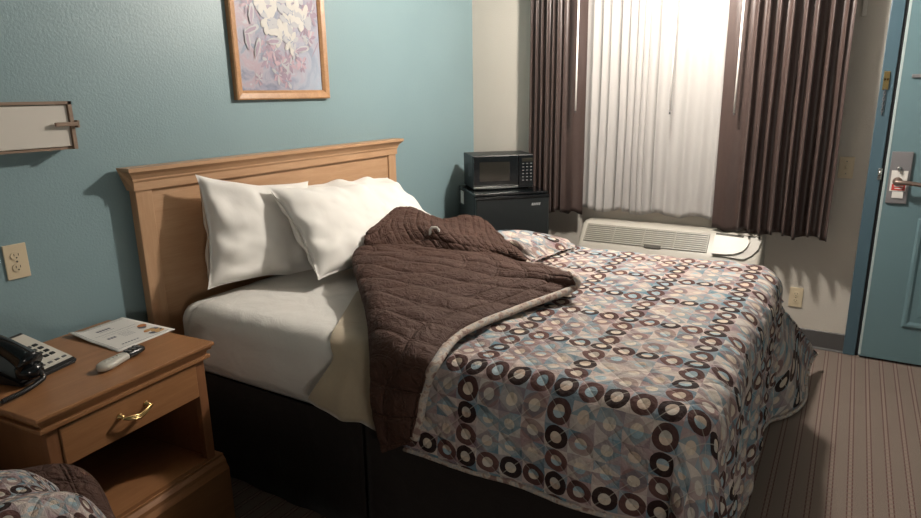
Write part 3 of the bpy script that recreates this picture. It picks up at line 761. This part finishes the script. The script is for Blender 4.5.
# care tag loop
bm = bmesh.new(); c0 = Vector((-1.70, -0.775, 0.842)); dr = Vector((0.45, -0.89, 0)).normalized()
tube(bm, [c0-dr*0.018+Vector((0, 0, -0.01)), c0-dr*0.018+Vector((0, 0, 0.035)), c0-dr*0.010+Vector((0, 0, 0.046)), c0+dr*0.012+Vector((0, 0, 0.046)), c0+dr*0.02+Vector((0, 0, 0.035)), c0+dr*0.022+Vector((0, 0, -0.01))], 0.006, 6)
link('care_tag', bm, 'white', comf, smooth=True)

# ------------------------------------------------------------------ pillows
def pillow_mesh(wd, ht, th, seed, sag=0.0, ear=0.0):
    def fn(s):
        def g(u, v):
            a, b = u*2-1, v*2-1
            ex = (1-abs(a)**2.6); ey = (1-abs(b)**2.6)
            t = th*0.5*(max(0, ex)*max(0, ey))**0.42
            X_ = a*wd/2*(1-0.055*(1-b*b)*0 - 0.07*(1-abs(b))*abs(a)**3) + 0.0
            Z_ = b*ht/2*(1-0.10*(1-abs(a))*abs(b)**3)
            # pinched corners
            k = (abs(a)*abs(b))**6; X_ *= 1+ear*k; Z_ *= 1+ear*k
            cr = 0.012*nz(a*2.2+seed, b*2.2, s)+0.006*nz(a*5+seed, b*5, s+3)
            rad = math.hypot(a, b)
            cr += 0.010*math.sin(math.atan2(b, a)*9+seed+2*nz(a*2, b*2, seed))*sstep(0.45, 0.95, rad)*(1-sstep(0.95, 1.3, rad))
            if b < 0: t *= 1+sag*(-b)
            return Vector((X_, -s*(t+cr*min(1, t/0.03)), Z_))
        return g
    bm = bmesh.new()
    grid(fn(1), 44, 36, bm=bm); grid(fn(-1), 44, 36, bm=bm)
    bmesh.ops.remove_doubles(bm, verts=bm.verts[:], dist=0.0008)
    return bm
def pillow(loc, eul, wd, ht, th, seed, label, **k):
    o = link('bed_pillow', pillow_mesh(wd, ht, th, seed, **k), 'pillowcase', smooth=True)
    o.location = loc
    o.rotation_mode = 'QUATERNION'; o.rotation_quaternion = eul
    subdiv(o, 1)
    return tag(o, label, 'pillow', 'white pillows against the headboard')
from mathutils import Euler
def orient(yaw, tilt, roll):
    """roll in the pillow's plane, then lean back by tilt, then yaw"""
    return (Matrix.Rotation(R(yaw), 3, 'Z') @ Matrix.Rotation(R(tilt), 3, 'X') @ Matrix.Rotation(R(roll), 3, 'Y')).to_quaternion()
pillow((-2.14, -0.185, 0.903), orient(1.3, -11.6, 9.5), 0.58, 0.43, 0.16, 1.3, 'left white pillow standing upright against the oak headboard', sag=0.25, ear=0.05)
pillow((-1.84, -0.39, 0.886), orient(3.6, -38.9, 7.1), 0.62, 0.44, 0.16, 5.1, 'middle white pillow overlapping the left one, partly under the brown lining', sag=0.15, ear=0.05)
pillow((-1.53, -0.30, 0.905), orient(-1.9, -58, 4.6), 0.62, 0.46, 0.15, 8.7, 'right white pillow half hidden behind the middle one and the brown lining', ear=0.03)

# ------------------------------------------------------------------ curtains
def curtain(name, y0, y1, z0, z1, folds, x0, mat, label, cat, grp, hemf=None, th=0.0015, fdep=1.0):
    """folds: list of (y position fraction, depth, width)"""
    n = 180
    def fn(u, v):
        z = lerp(z1, z0, v); y = lerp(y0, y1, u)
        d, sh_ = 0.0, 0.0
        for (c, dep, w_) in folds:
            cc = c + 0.012*nz(v*2.0, c*7, 1)*v
            t = (u-cc)/w_
            g = math.exp(-t*t*1.2); d += dep*fdep*g*(0.75+0.25*v); sh_ += -t*g*dep*0.55
        d += 0.004*nz(u*9, v*3, x0*10)
        y += (y1-y0)/abs(y1-y0)*sh_
        zz = z + (0.010*math.sin(u*23+1)+0.006*nz(u*12, 2.0))*(v**6)
        return Vector((x0-d, y, zz))
    o = link(name, grid(fn, n, 44), mat, smooth=True); solid(o, th, 0)
    return tag(o, label, cat, grp)
rc = random.Random(3)
fl_ = [(0.04, 0.05, 0.04), (0.14, 0.055, 0.035), (0.235, 0.05, 0.033), (0.34, 0.06, 0.035), (0.43, 0.045, 0.03), (0.52, 0.05, 0.03), (0.62, 0.035, 0.035), (0.80, 0.02, 0.13)]
curtain('window_drape', -0.475, -0.855, 0.690, 2.09, fl_, -0.075, 'drape', 'brown satin drape on the left of the window beside the microwave', 'curtain', 'brown window drapes')
fr_ = [(0.10, 0.022, 0.12), (0.26, 0.060, 0.026), (0.345, 0.070, 0.025), (0.43, 0.065, 0.022), (0.53, 0.080, 0.030), (0.63, 0.060, 0.022), (0.715, 0.085, 0.030), (0.83, 0.080, 0.032), (0.93, 0.060, 0.05), (0.99, 0.05, 0.02)]
curtain('window_drape', -1.655, -2.262, 0.668, 2.09, fr_, -0.100, 'drape', 'brown satin drape on the right of the window beside the teal door', 'curtain', 'brown window drapes')
fs = [(0.06, 0.014, 0.03), (0.13, 0.018, 0.025), (0.19, 0.015, 0.022), (0.27, 0.020, 0.022), (0.33, 0.022, 0.02), (0.385, 0.022, 0.018), (0.43, 0.022, 0.017), (0.47, 0.018, 0.017), (0.54, 0.02, 0.025), (0.63, 0.012, 0.04), (0.74, 0.016, 0.045), (0.85, 0.014, 0.05), (0.95, 0.016, 0.04)]
curtain('sheer_curtain', -0.84, -1.685, 0.715, 2.07, fs, -0.045, 'sheer', 'white sheer curtain covering the window between the brown drapes', 'curtain', None, th=0.0008, fdep=1.9)
tr_ = empty('curtain_track', (0, 0, 0), label='brown curtain track across the top of the window', cat='curtain rail')
bm = bmesh.new(); box(bm, -0.170, -0.060, -2.31, -0.42, 2.09, 2.13, bev=0.004); box(bm, -0.06, 0, -0.46, -0.42, 2.09, 2.13); box(bm, -0.06, 0, -2.31, -2.27, 2.09, 2.13)
link('rail', bm, 'drape', tr_)
M['wand'] = plain('white acrylic wand', (0.85, 0.82, 0.78), 0.25)
for y, zb in ((-0.826, 1.345), (-1.395, 1.335), (-1.738, 1.330)):
    bm = bmesh.new(); xx = -0.175
    tube(bm, [(xx, y, zb), (xx, y-0.003, 2.11)], 0.006 if y != -1.395 else 0.0035, 8)
    wd_ = link('curtain_wand', bm, 'wand', smooth=True)
    bm = bmesh.new(); tube(bm, [(xx, y, zb-0.012), (xx, y, zb+0.004)], 0.005, 8); link('tip', bm, 'pgrey', wd_, smooth=True)
    tag(wd_, {-0.826: 'white curtain wand hanging before the left brown drape', -1.395: 'thin white wand hanging before the middle of the sheer curtain', -1.738: 'white curtain wand hanging before the right brown drape'}[y], 'curtain wand', 'curtain wands')
tag(link('drape_bracket', B(-0.03, 0, -2.295, -2.275, 1.80, 2.09, bev=0.002), 'sill'), 'narrow cream strip on the wall at the upper right edge of the right drape', 'bracket')

# ------------------------------------------------------------------ wall air conditioner
ac = empty('air_conditioner', (0, -1.41, 0), label='almond wall air conditioner under the window behind the bed', cat='air conditioner')
def acy(y): return y + 1.41
A0, A1 = -0.875, -1.945
bm = bmesh.new()
prof = [(-0.014, 0.12), (-0.25, 0.12), (-0.265, 0.14), (-0.265, 0.42), (-0.255, 0.47), (-0.215, 0.535), (-0.125, 0.645), (-0.105, 0.656), (-0.09, 0.657), (-0.001, 0.657), (-0.001, 0.3), (-0.014, 0.3)]
prism(bm, [(a, b) for a, b in prof], acy(A1), acy(A0), 'y')
bmesh.ops.recalc_face_normals(bm, faces=bm.faces[:])
es = [e for e in bm.edges if abs(e.verts[0].co.y-e.verts[1].co.y) < 1e-6 and (e.verts[0].co.z > 0.3 or e.verts[1].co.z > 0.3) and min(e.verts[0].co.x, e.verts[1].co.x) < -0.05]
bmesh.ops.bevel(bm, geom=es, offset=0.03, segments=4, affect='EDGES', profile=0.5)
link('housing', bm, 'ac', ac, smooth=True, autos=35)
# frame of the sloping face: along s from lower front (-0.215,.535) to upper back (-0.125,.645)
S0, S1 = Vector((-0.2155, 0, 0.5345)), Vector((-0.125, 0, 0.645)); sd = (S1-S0).normalized(); sn = Vector((-sd.z, 0, sd.x))
def slope_m(y): return Matrix(((sd.x, 0, sn.x, S0.x), (0, 1, 0, y), (sd.z, 0, sn.z, S0.z), (0, 0, 0, 1)))
SL = (S1-S0).length
bm = bmesh.new(); box(bm, 0.012, SL-0.008, acy(-1.660), acy(-0.915), 0.0005, 0.002, mat=slope_m(0)); link('grille_recess', bm, 'ac_dark', ac)
bm = bmesh.new()
for k in range(9):
    s = 0.017 + k*(SL-0.034)/8
    box(bm, s-0.0042, s+0.0042, acy(-1.657), acy(-0.918), 0.001, 0.008, mat=slope_m(0))
for y in (-0.918, -1.10, -1.285, -1.47, -1.655):
    box(bm, 0.012, SL-0.008, acy(y)-0.003, acy(y)+0.003, 0.001, 0.006, mat=slope_m(0))
link('grille', bm, 'ac_slat', ac)
link('filter_tab', (lambda b: (box(b, 0.004, 0.024, acy(-1.40), acy(-1.30), 0.004, 0.0095, mat=slope_m(0)), b)[1])(bmesh.new()), 'ac_dark', ac)
bm = bmesh.new(); box(bm, 0.055, SL+0.004, acy(-1.925), acy(-1.69), 0.0005, 0.002, mat=slope_m(0)); link('control_recess_shade', bm, 'ac_dark', ac)  # flat dark sheet; shade of the recess is put into its colour
lid = [(0.004, -1.69), (0.125, -1.69), (0.118, -1.86), (0.105, -1.875), (0.07, -1.872), (0.035, -1.85), (0.012, -1.81), (0.004, -1.76)]
bm = bmesh.new(); prism(bm, [(a, acy(b)) for a, b in lid], 0.018, 0.023, 'z', mat=slope_m(0)); link('control_lid', bm, 'ac', ac)
bm = bmesh.new(); pp = [(0.0, -1.70), (0.128, -1.72), (0.125, -1.84), (0.138, -1.845), (0.13, -1.90), (0.136, -1.905), (0.12, -1.935), (0.06, -1.925), (0.02, -1.90), (-0.01, -1.86)]
prism(bm, [(a, b) for a, b in pp], 0.0095, 0.011, 'z', mat=slope_m(0))
M['paper_b'] = plain('cream paper', (0.5, 0.48, 0.44), 0.7)
tag(link('paper_sheet', bm, 'paper_b'), 'white paper tucked under the control lid of the air conditioner', 'paper')

# ------------------------------------------------------------------ mini fridge and microwave
def oriented(name, FL, phi, label, cat, z=0.0):
    """local frame: x to the viewer's right along the front, y into the box, z up; origin front left bottom"""
    a = R(phi); o = empty(name, (FL[0], FL[1], z), 0, label, cat)
    o.rotation_euler = (0, 0, math.atan2(math.sin(a+math.pi/2), math.cos(a+math.pi/2)))
    return o
fr = oriented('mini_fridge', (-0.672, -0.400), 224, 'black compact refrigerator standing in the corner under the microwave', 'refrigerator')
link('cabinet', B(0.002, 0.468, 0.055, 0.468, 0.02, 0.850, bev=0.006), 'black', fr)
link('top_panel', B(-0.002, 0.472, 0.030, 0.470, 0.846, 0.862, bev=0.005), 'black_gloss', fr)
dr_ = link('fridge_door', B(0.0, 0.470, 0.0, 0.050, 0.05, 0.838, bev=0.010), 'fridge', fr)
link('door_trim', B(0.0, 0.470, -0.004, 0.03, 0.828, 0.846, bev=0.004), 'black_gloss', dr_)
bm = bmesh.new()
for k, (a, hh) in enumerate([(0, .010), (1, .010), (2, .010), (3, .010), (4, .010)]):
    x_ = 0.352 + k*0.0115
    prism(bm, [(x_, 0.782), (x_+0.008, 0.782), (x_+0.0125, 0.782+0.015), (x_+0.0045, 0.782+0.015)], -0.0022, -0.0004, 'y')
link('badge', bm, 'grey_print', dr_)
link('side_sticker', B(-0.001, 0.0025, 0.335, 0.415, 0.755, 0.838), 'white', fr)
for a in (0.04, 0.43):
    for b in (0.08, 0.43):
        bm = bmesh.new(); lathe(bm, [(0.018, 0), (0.018, 0.022)], 12, Matrix.Translation((a, b, 0))); link('foot', bm, 'black', fr)
mw = oriented('microwave', (-0.515, -0.292), 222, 'black microwave oven on top of the compact refrigerator', 'microwave', 0.868)
W_, D_, H_ = 0.395, 0.305, 0.210
link('case', B(0, W_, 0.018, D_, 0, H_, bev=0.004), 'black', mw)
md = link('oven_door', B(0.002, 0.292, 0, 0.017, 0.022, H_-0.002, bev=0.003), 'black_gloss', mw)
link('door_window', B(0.040, 0.235, -0.0015, 0.001, 0.050, H_-0.040), 'glass_dark', md)
link('sheen_strip', B(0.002, 0.292, -0.002, 0.016, 0.004, 0.016, bev=0.001), 'steel', mw)  # bright strip stands in for the sheen along the bottom
cp_ = link('control_panel', B(0.295, W_-0.002, 0, 0.017, 0.004, H_-0.002, bev=0.003), 'black_gloss', mw)
link('display', B(0.315, 0.388, -0.0012, 0.001, H_-0.045, H_-0.02), 'glass_dark', cp_)
for i in range(3):
    for j in range(6):
        a, b = 0.318+i*0.026, 0.045+j*0.021
        link('button', B(a, a+0.012, -0.0016, 0.001, b, b+0.007), 'white_print', cp_)
bm = bmesh.new()
for k in range(6): box(bm, -0.001, 0.002, 0.09+k*0.012, 0.096+k*0.012, 0.07, 0.16)
link('side_vent', bm, 'pgrey', mw)
for a in (0.03, W_-0.03):
    for b in (0.04, D_-0.03):
        bm = bmesh.new(); lathe(bm, [(0.010, -0.006), (0.010, 0.002)], 10, Matrix.Translation((a, b, 0))); link('foot', bm, 'black', mw)

# ------------------------------------------------------------------ nightstand
ns = empty('nightstand', (-3.313, -0.626, 0), R(5), 'honey oak nightstand with one drawer between the two beds', 'nightstand')
NW, ND, NH = 0.585, 0.53, 0.675
bm = bmesh.new()
def slab(bm, e, z0, z1, ov_back=0.0, bev=0.0): box(bm, 0-e+0.0, NW+e, 0-e, ND, z0, z1, bev=bev)
slab(bm, 0.0, 0.662, NH, bev=0.003); slab(bm, -0.008, 0.652, 0.664)
prism(bm, [(0.014, 0.652), (0.020, 0.640), (0.022, 0.632), (NW-0.022, 0.632), (NW-0.020, 0.640), (NW-0.014, 0.652)], 0.020, ND, 'y')
slab(bm, -0.012, 0.622, 0.634, bev=0.002)
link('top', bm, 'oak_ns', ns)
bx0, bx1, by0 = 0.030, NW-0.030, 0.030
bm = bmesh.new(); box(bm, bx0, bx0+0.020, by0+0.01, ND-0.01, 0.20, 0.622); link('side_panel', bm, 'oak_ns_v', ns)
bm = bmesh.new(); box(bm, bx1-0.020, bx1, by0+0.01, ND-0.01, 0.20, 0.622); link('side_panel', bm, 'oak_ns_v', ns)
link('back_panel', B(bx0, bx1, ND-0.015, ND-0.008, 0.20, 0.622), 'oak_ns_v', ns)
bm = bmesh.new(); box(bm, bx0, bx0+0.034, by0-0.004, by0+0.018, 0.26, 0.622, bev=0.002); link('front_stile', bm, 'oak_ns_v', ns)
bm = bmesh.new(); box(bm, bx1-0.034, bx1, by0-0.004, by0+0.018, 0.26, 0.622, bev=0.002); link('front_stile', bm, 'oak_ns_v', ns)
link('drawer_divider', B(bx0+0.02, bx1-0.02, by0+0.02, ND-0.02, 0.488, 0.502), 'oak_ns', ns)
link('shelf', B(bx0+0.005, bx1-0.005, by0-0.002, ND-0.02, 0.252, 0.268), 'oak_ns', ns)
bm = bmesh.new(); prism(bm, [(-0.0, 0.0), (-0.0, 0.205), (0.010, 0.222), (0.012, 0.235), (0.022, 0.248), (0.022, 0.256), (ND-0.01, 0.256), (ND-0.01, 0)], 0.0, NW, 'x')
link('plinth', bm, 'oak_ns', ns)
dw = link('drawer', B(bx0+0.036, bx1-0.036, by0-0.008, by0+0.010, 0.500, 0.614, bev=0.003), 'oak_ns', ns)
bm = bmesh.new(); hc, hz = 0.280, 0.560
for s in (-1, 1):
    lathe(bm, [(0.011, 0), (0.010, 0.003), (0.006, 0.005), (0.006, 0.016)], 12, Matrix.Translation((hc+s*0.044, by0-0.008, hz+0.006)) @ Matrix.Rotation(R(90), 4, 'X'))
for k in (-1, 0, 1):
    pts = []
    for i in range(13):
        t = i/12*2-1; pts.append((hc+t*0.052, by0-0.026-0.010*(1-t*t), hz+0.006-0.013*(1-abs(t)**2.2)+k*0.0055*(1-abs(t)**3)+0.003*math.sin(abs(t)*3.1)))
    tube(bm, pts, 0.0032, 8)
link('drawer_pull', bm, 'brass', dw, smooth=True)

# things on the nightstand
TZ = NH + 0.0005
# telephone
ph = empty('telephone', (-3.159, -0.266, TZ), R(15), 'black corded desk telephone with pale keypad plate on the nightstand', 'telephone')
# local: x right, y away; body is a wedge sloping down to the viewer
bm = bmesh.new()
prism(bm, [(-0.105, 0.0), (-0.105, 0.016), (0.105, 0.080), (0.105, 0.0)], -0.105, 0.085, 'x')
bmesh.ops.recalc_face_normals(bm, faces=bm.faces[:])
bmesh.ops.bevel(bm, geom=bm.edges[:], offset=0.006, segments=2, affect='EDGES')
link('body', bm, 'black', ph, smooth=True, autos=35)
sl = math.atan2(0.064, 0.21)
pm = Matrix.Translation((0, -0.105, 0.016)) @ Matrix.Rotation(sl, 4, 'X')
fp = link('face_plate', (lambda b: (box(b, -0.03, 0.077, 0.010, 0.200, 0.0005, 0.003, bev=0.001, mat=pm), b)[1])(bmesh.new()), 'phone_face', ph)
for i in range(3):
    for j in range(4):
        bm = bmesh.new(); box(bm, 0.000+i*0.022, 0.015+i*0.022, 0.055+j*0.022, 0.067+j*0.022, 0.002, 0.006, bev=0.002, mat=pm); link('key', bm, 'black', fp)
for i in range(4):
    bm = bmesh.new(); box(bm, -0.018+i*0.024, -0.005+i*0.024, 0.022, 0.030, 0.002, 0.005, bev=0.001, mat=pm); link('key', bm, 'pgrey', fp)
bm = bmesh.new(); hp = []
N_ = 16
for i in range(N_+1):
    t = i/N_; yy = lerp(-0.115, 0.105, t); arch = 0.024*math.sin(math.pi*t); hp.append(((-0.072, yy, 0.062+0.050*t+arch), 0.026+0.010*(abs(2*t-1)**2.5)))
tube(bm, [p for p, r_ in hp], [r_ for p, r_ in hp], 14)
for t, yy in ((0, -0.098), (1, 0.090)): lathe(bm, [(0.028, 0.0), (0.035, 0.006), (0.035, 0.030), (0.022, 0.04)], 18, Matrix.Translation((-0.068, yy, 0.020+0.052*t)))
link('handset', bm, 'black_gloss', ph, smooth=True)
bm = bmesh.new(); cpth = [Vector(q) for q in ((-0.068, -0.118, 0.055), (-0.060, -0.135, 0.020), (-0.085, -0.140, 0.012), (-0.135, -0.150, 0.011), (-0.20, -0.150, 0.011))]
cpts = []
for i in range(420):
    t = i/419; c_ = crom(cpth, t); tg = (crom(cpth, min(1, t+.01))-crom(cpth, max(0, t-.01))).normalized(); s_ = tg.cross(Vector((0, 0, 1))).normalized(); u_ = s_.cross(tg)
    an = i*0.9; cpts.append(c_ + (s_*math.cos(an)+u_*math.sin(an))*0.0055)
tube(bm, cpts, 0.0022, 5); link('coiled_cord', bm, 'cord', ph, smooth=True)
# information sheet
inf = empty('information_sheet', (-2.945, -0.382, TZ), 0, 'white printed information sheet with a food picture lying on the nightstand', 'paper')
import itertools
c00, c10, c11, c01 = Vector((0, 0, 0)), Vector((0.223, 0.023, 0)), Vector((0.208, 0.313, 0)), Vector((0.001, 0.291, 0))
def shp(u, v, dz=0.0):
    p = lerp(lerp(c00, c10, u), lerp(c01, c11, u), v)
    p.z += 0.0006 + 0.012*sstep(0.25, 0, u)*sstep(0.5, 1, v) + 0.004*math.sin(v*3.1)*(1-u) + dz; return p
solid(link('sheet', grid(shp, 16, 16), 'paper', inf, smooth=True), 0.0004, 1)
def printed(name, u0, u1, v0, v1, mat, n=4):
    return grid(lambda u, v: shp(lerp(u0, u1, u), lerp(v0, v1, v), 0.0009), n, n)
# text runs along u, top of page at high v... head of page towards the wall corner
bm = bmesh.new()
def line(u0, u1, v, th=0.012):
    b_ = grid(lambda a, b: shp(lerp(u0, u1, a), v+th*b, 0.0009), 6, 1, bm=bm)
line(0.06, 0.94, 0.93, .006); line(0.06, 0.94, 0.06, .006)
grid(lambda a, b: shp(0.055+0.006*a, lerp(0.06, 0.93, b), 0.0009), 1, 8, bm=bm)
for k in range(5): line(0.30+k*0.05, 0.34+k*0.05, 0.74, 0.05)
line(0.30, 0.56, 0.70, .008); line(0.14, 0.86, 0.60, .006); line(0.2, 0.8, 0.53, .004)
for k in range(3): line(0.20+k*0.05, 0.24+k*0.05, 0.40, 0.05)
for k in range(5): line(0.42, 0.62, 0.34+k*0.035, .005)
for k in range(6): line(0.20+k*0.05, 0.235+k*0.05, 0.14, 0.022)
link('print_lines', bm, 'ink', inf)
rnd = random.Random(5)
bm = bmesh.new()
for k in range(14):
    cu, cv = 0.81+rnd.uniform(-.07, .07), 0.34+rnd.uniform(-.20, .20); L_e, W_e, an = rnd.uniform(.06, .09), rnd.uniform(.035, .05), rnd.uniform(-.6, .6)
    pts = []
    for i in range(10):
        t = i/10*6.283; du, dv = L_e*math.cos(t), W_e*math.sin(t); pts.append(bm.verts.new(shp(cu+du*math.cos(an)-dv*math.sin(an), cv+du*math.sin(an)+dv*math.cos(an), 0.001+k*0.00003)))
    bm.faces.new(pts).material_index = k % 3
link('food_picture', bm, ['food1', 'food2', 'ink'], inf)
# remote control
rm = empty('remote_control', (-2.985, -0.463, TZ), R(17), 'small silver and black remote control on the nightstand', 'remote control')
prof = [(-0.088, 0.006, 0.006), (-0.080, 0.019, 0.011), (-0.055, 0.026, 0.013), (-0.01, 0.021, 0.012), (0.03, 0.019, 0.011), (0.07, 0.022, 0.010), (0.085, 0.020, 0.009), (0.090, 0.010, 0.006)]
def rbody(a0, a1, grow=0.0):
    bm = bmesh.new(); rings = []
    for i in range(15):
        t = lerp(a0, a1, i/14); hw = plerp([(a, b) for a, b, c in prof], t)+grow; hh = plerp([(a, c) for a, b, c in prof], t)+grow
        rings.append([bm.verts.new((t, hw*math.copysign(abs(math.cos(k*math.pi/8))**0.7, math.cos(k*math.pi/8)), 0.0125+hh*math.copysign(abs(math.sin(k*math.pi/8))**0.8, math.sin(k*math.pi/8)))) for k in range(16)])
    for i in range(14):
        for k in range(16): f = bm.faces.new((rings[i][k], rings[i][(k+1) % 16], rings[i+1][(k+1) % 16], rings[i+1][k])); f.smooth = True
    bm.faces.new(rings[0][::-1]); bm.faces.new(rings[-1]); return bm
link('body', rbody(-0.088, 0.0901), 'remote_w', rm, smooth=True)
link('black_face', rbody(0.018, 0.086, 0.0006), 'black_gloss', rm, smooth=True)
for i in range(3):
    for j in range(2):
        link('button', B(0.028+i*0.018, 0.038+i*0.018, -0.012+j*0.014, -0.002+j*0.014, 0.022, 0.0255, bev=0.001), 'white_print', rm)
for i in range(4):
    link('button', B(-0.06+i*0.016, -0.052+i*0.016, -0.004, 0.004, 0.023, 0.0262, bev=0.001), 'remote_w', rm)

# ------------------------------------------------------------------ second bed, only its corner is in view
b2 = empty('bed', (-4.2, 0, 0), label='second bed at the lower left edge, mostly under its bundled comforter', cat='bed')
link('mattress', rbox(-0.76, 0.74, -2.07, -0.13, 0.40, 0.62, 0.05), 'sheet', b2, smooth=True)
link('box_spring', B(-0.75, 0.75, -2.06, -0.14, 0.05, 0.398, bev=0.02), 'skirt', b2)
bm = bmesh.new(); box(bm, -0.80, 0.80, -0.060, -0.024, 0, 1.15); box(bm, -0.83, 0.83, -0.09, -0.02, 1.15, 1.21, bev=0.006)
link('headboard', bm, 'oak', b2)
GD = [[(-4.9, -1.0, 0.69), (-4.3, -0.80, 0.70), (-3.75, -0.78, 0.69), (-3.46, -0.83, 0.66), (-3.38, -0.90, 0.60), (-3.36, -0.95, 0.50)],
      [(-4.9, -1.1, 0.74), (-4.3, -0.92, 0.76), (-3.75, -0.88, 0.75), (-3.505, -0.900, 0.725), (-3.43, -0.98, 0.66), (-3.40, -1.03, 0.50)],
      [(-4.9, -1.25, 0.76), (-4.3, -1.10, 0.77), (-3.75, -1.05, 0.765), (-3.50, -1.05, 0.735), (-3.43, -1.10, 0.66), (-3.40, -1.15, 0.48)],
      [(-4.9, -1.5, 0.72), (-4.3, -1.40, 0.73), (-3.75, -1.35, 0.74), (-3.52, -1.33, 0.71), (-3.42, -1.35, 0.62), (-3.40, -1.38, 0.46)],
      [(-4.9, -2.05, 0.69), (-4.3, -2.05, 0.70), (-3.75, -2.05, 0.70), (-3.50, -2.05, 0.68), (-3.41, -2.05, 0.60), (-3.40, -2.05, 0.44)]]
GD = [[Vector(q)+Vector((-0.01, 0.0, -0.01)) for q in r] for r in GD]
def D_fn(u, v):
    p = surf(GD, u, v); return p + Vector((0.3, 0, 1))*(0.016*nz(p.x*5, p.y*9, p.z*5)+0.010*math.sin(p.y*34+p.x*5))
c2 = link('comforter', grid(D_fn, 90, 90, lambda u, v: (u*19+.3, v*24)), 'quilt', smooth=True); solid(c2, 0.014, -1)
tag(c2, 'ring patterned comforter bundled on the second bed at the lower left corner', 'comforter')
GE = [[Vector(q)+Vector((-0.02, 0.0, -0.012)) for q in r] for r in
      [[(-3.60, -0.74, 0.66), (-3.42, -0.80, 0.66), (-3.34, -0.86, 0.63), (-3.33, -0.90, 0.52)],
       [(-3.60, -0.80, 0.69), (-3.42, -0.85, 0.685), (-3.325, -0.915, 0.645), (-3.32, -0.95, 0.50)],
       [(-3.60, -0.95, 0.66), (-3.44, -1.00, 0.655), (-3.355, -1.034, 0.615), (-3.34, -1.06, 0.48)],
       [(-3.60, -1.10, 0.64), (-3.44, -1.12, 0.63), (-3.375, -1.16, 0.58), (-3.36, -1.18, 0.46)]]]
def E_fn(u, v):
    p = surf(GE, u, v); return p + Vector((0.5, 0, 0.8))*(0.008*nz(p.x*9, p.y*9, p.z*9))
ln = link('lining_flap', grid(E_fn, 40, 40, lambda u, v: (u*5, v*5)), 'lining', c2, smooth=True); solid(ln, 0.010, -1); ln['label'] = 'brown lining corner'

# ------------------------------------------------------------------ pendant lamp above the frame
pl = empty('pendant_lamp', LAMP_POS, label='hanging globe lamp by the window, just above the view', cat='lamp')
bm = bmesh.new(); bmesh.ops.create_icosphere(bm, subdivisions=2, radius=0.065); link('globe', bm, 'bulb', pl, smooth=True)
bm = bmesh.new(); lathe(bm, [(0.02, 0.062), (0.028, 0.066), (0.028, 0.09), (0.008, 0.10)], 16); link('socket', bm, 'brass', pl, smooth=True)
bm = bmesh.new(); tube(bm, [(0, 0, 0.09), (0, 0, HC-LAMP_POS[2])], 0.003, 6); link('cord', bm, 'cord', pl)
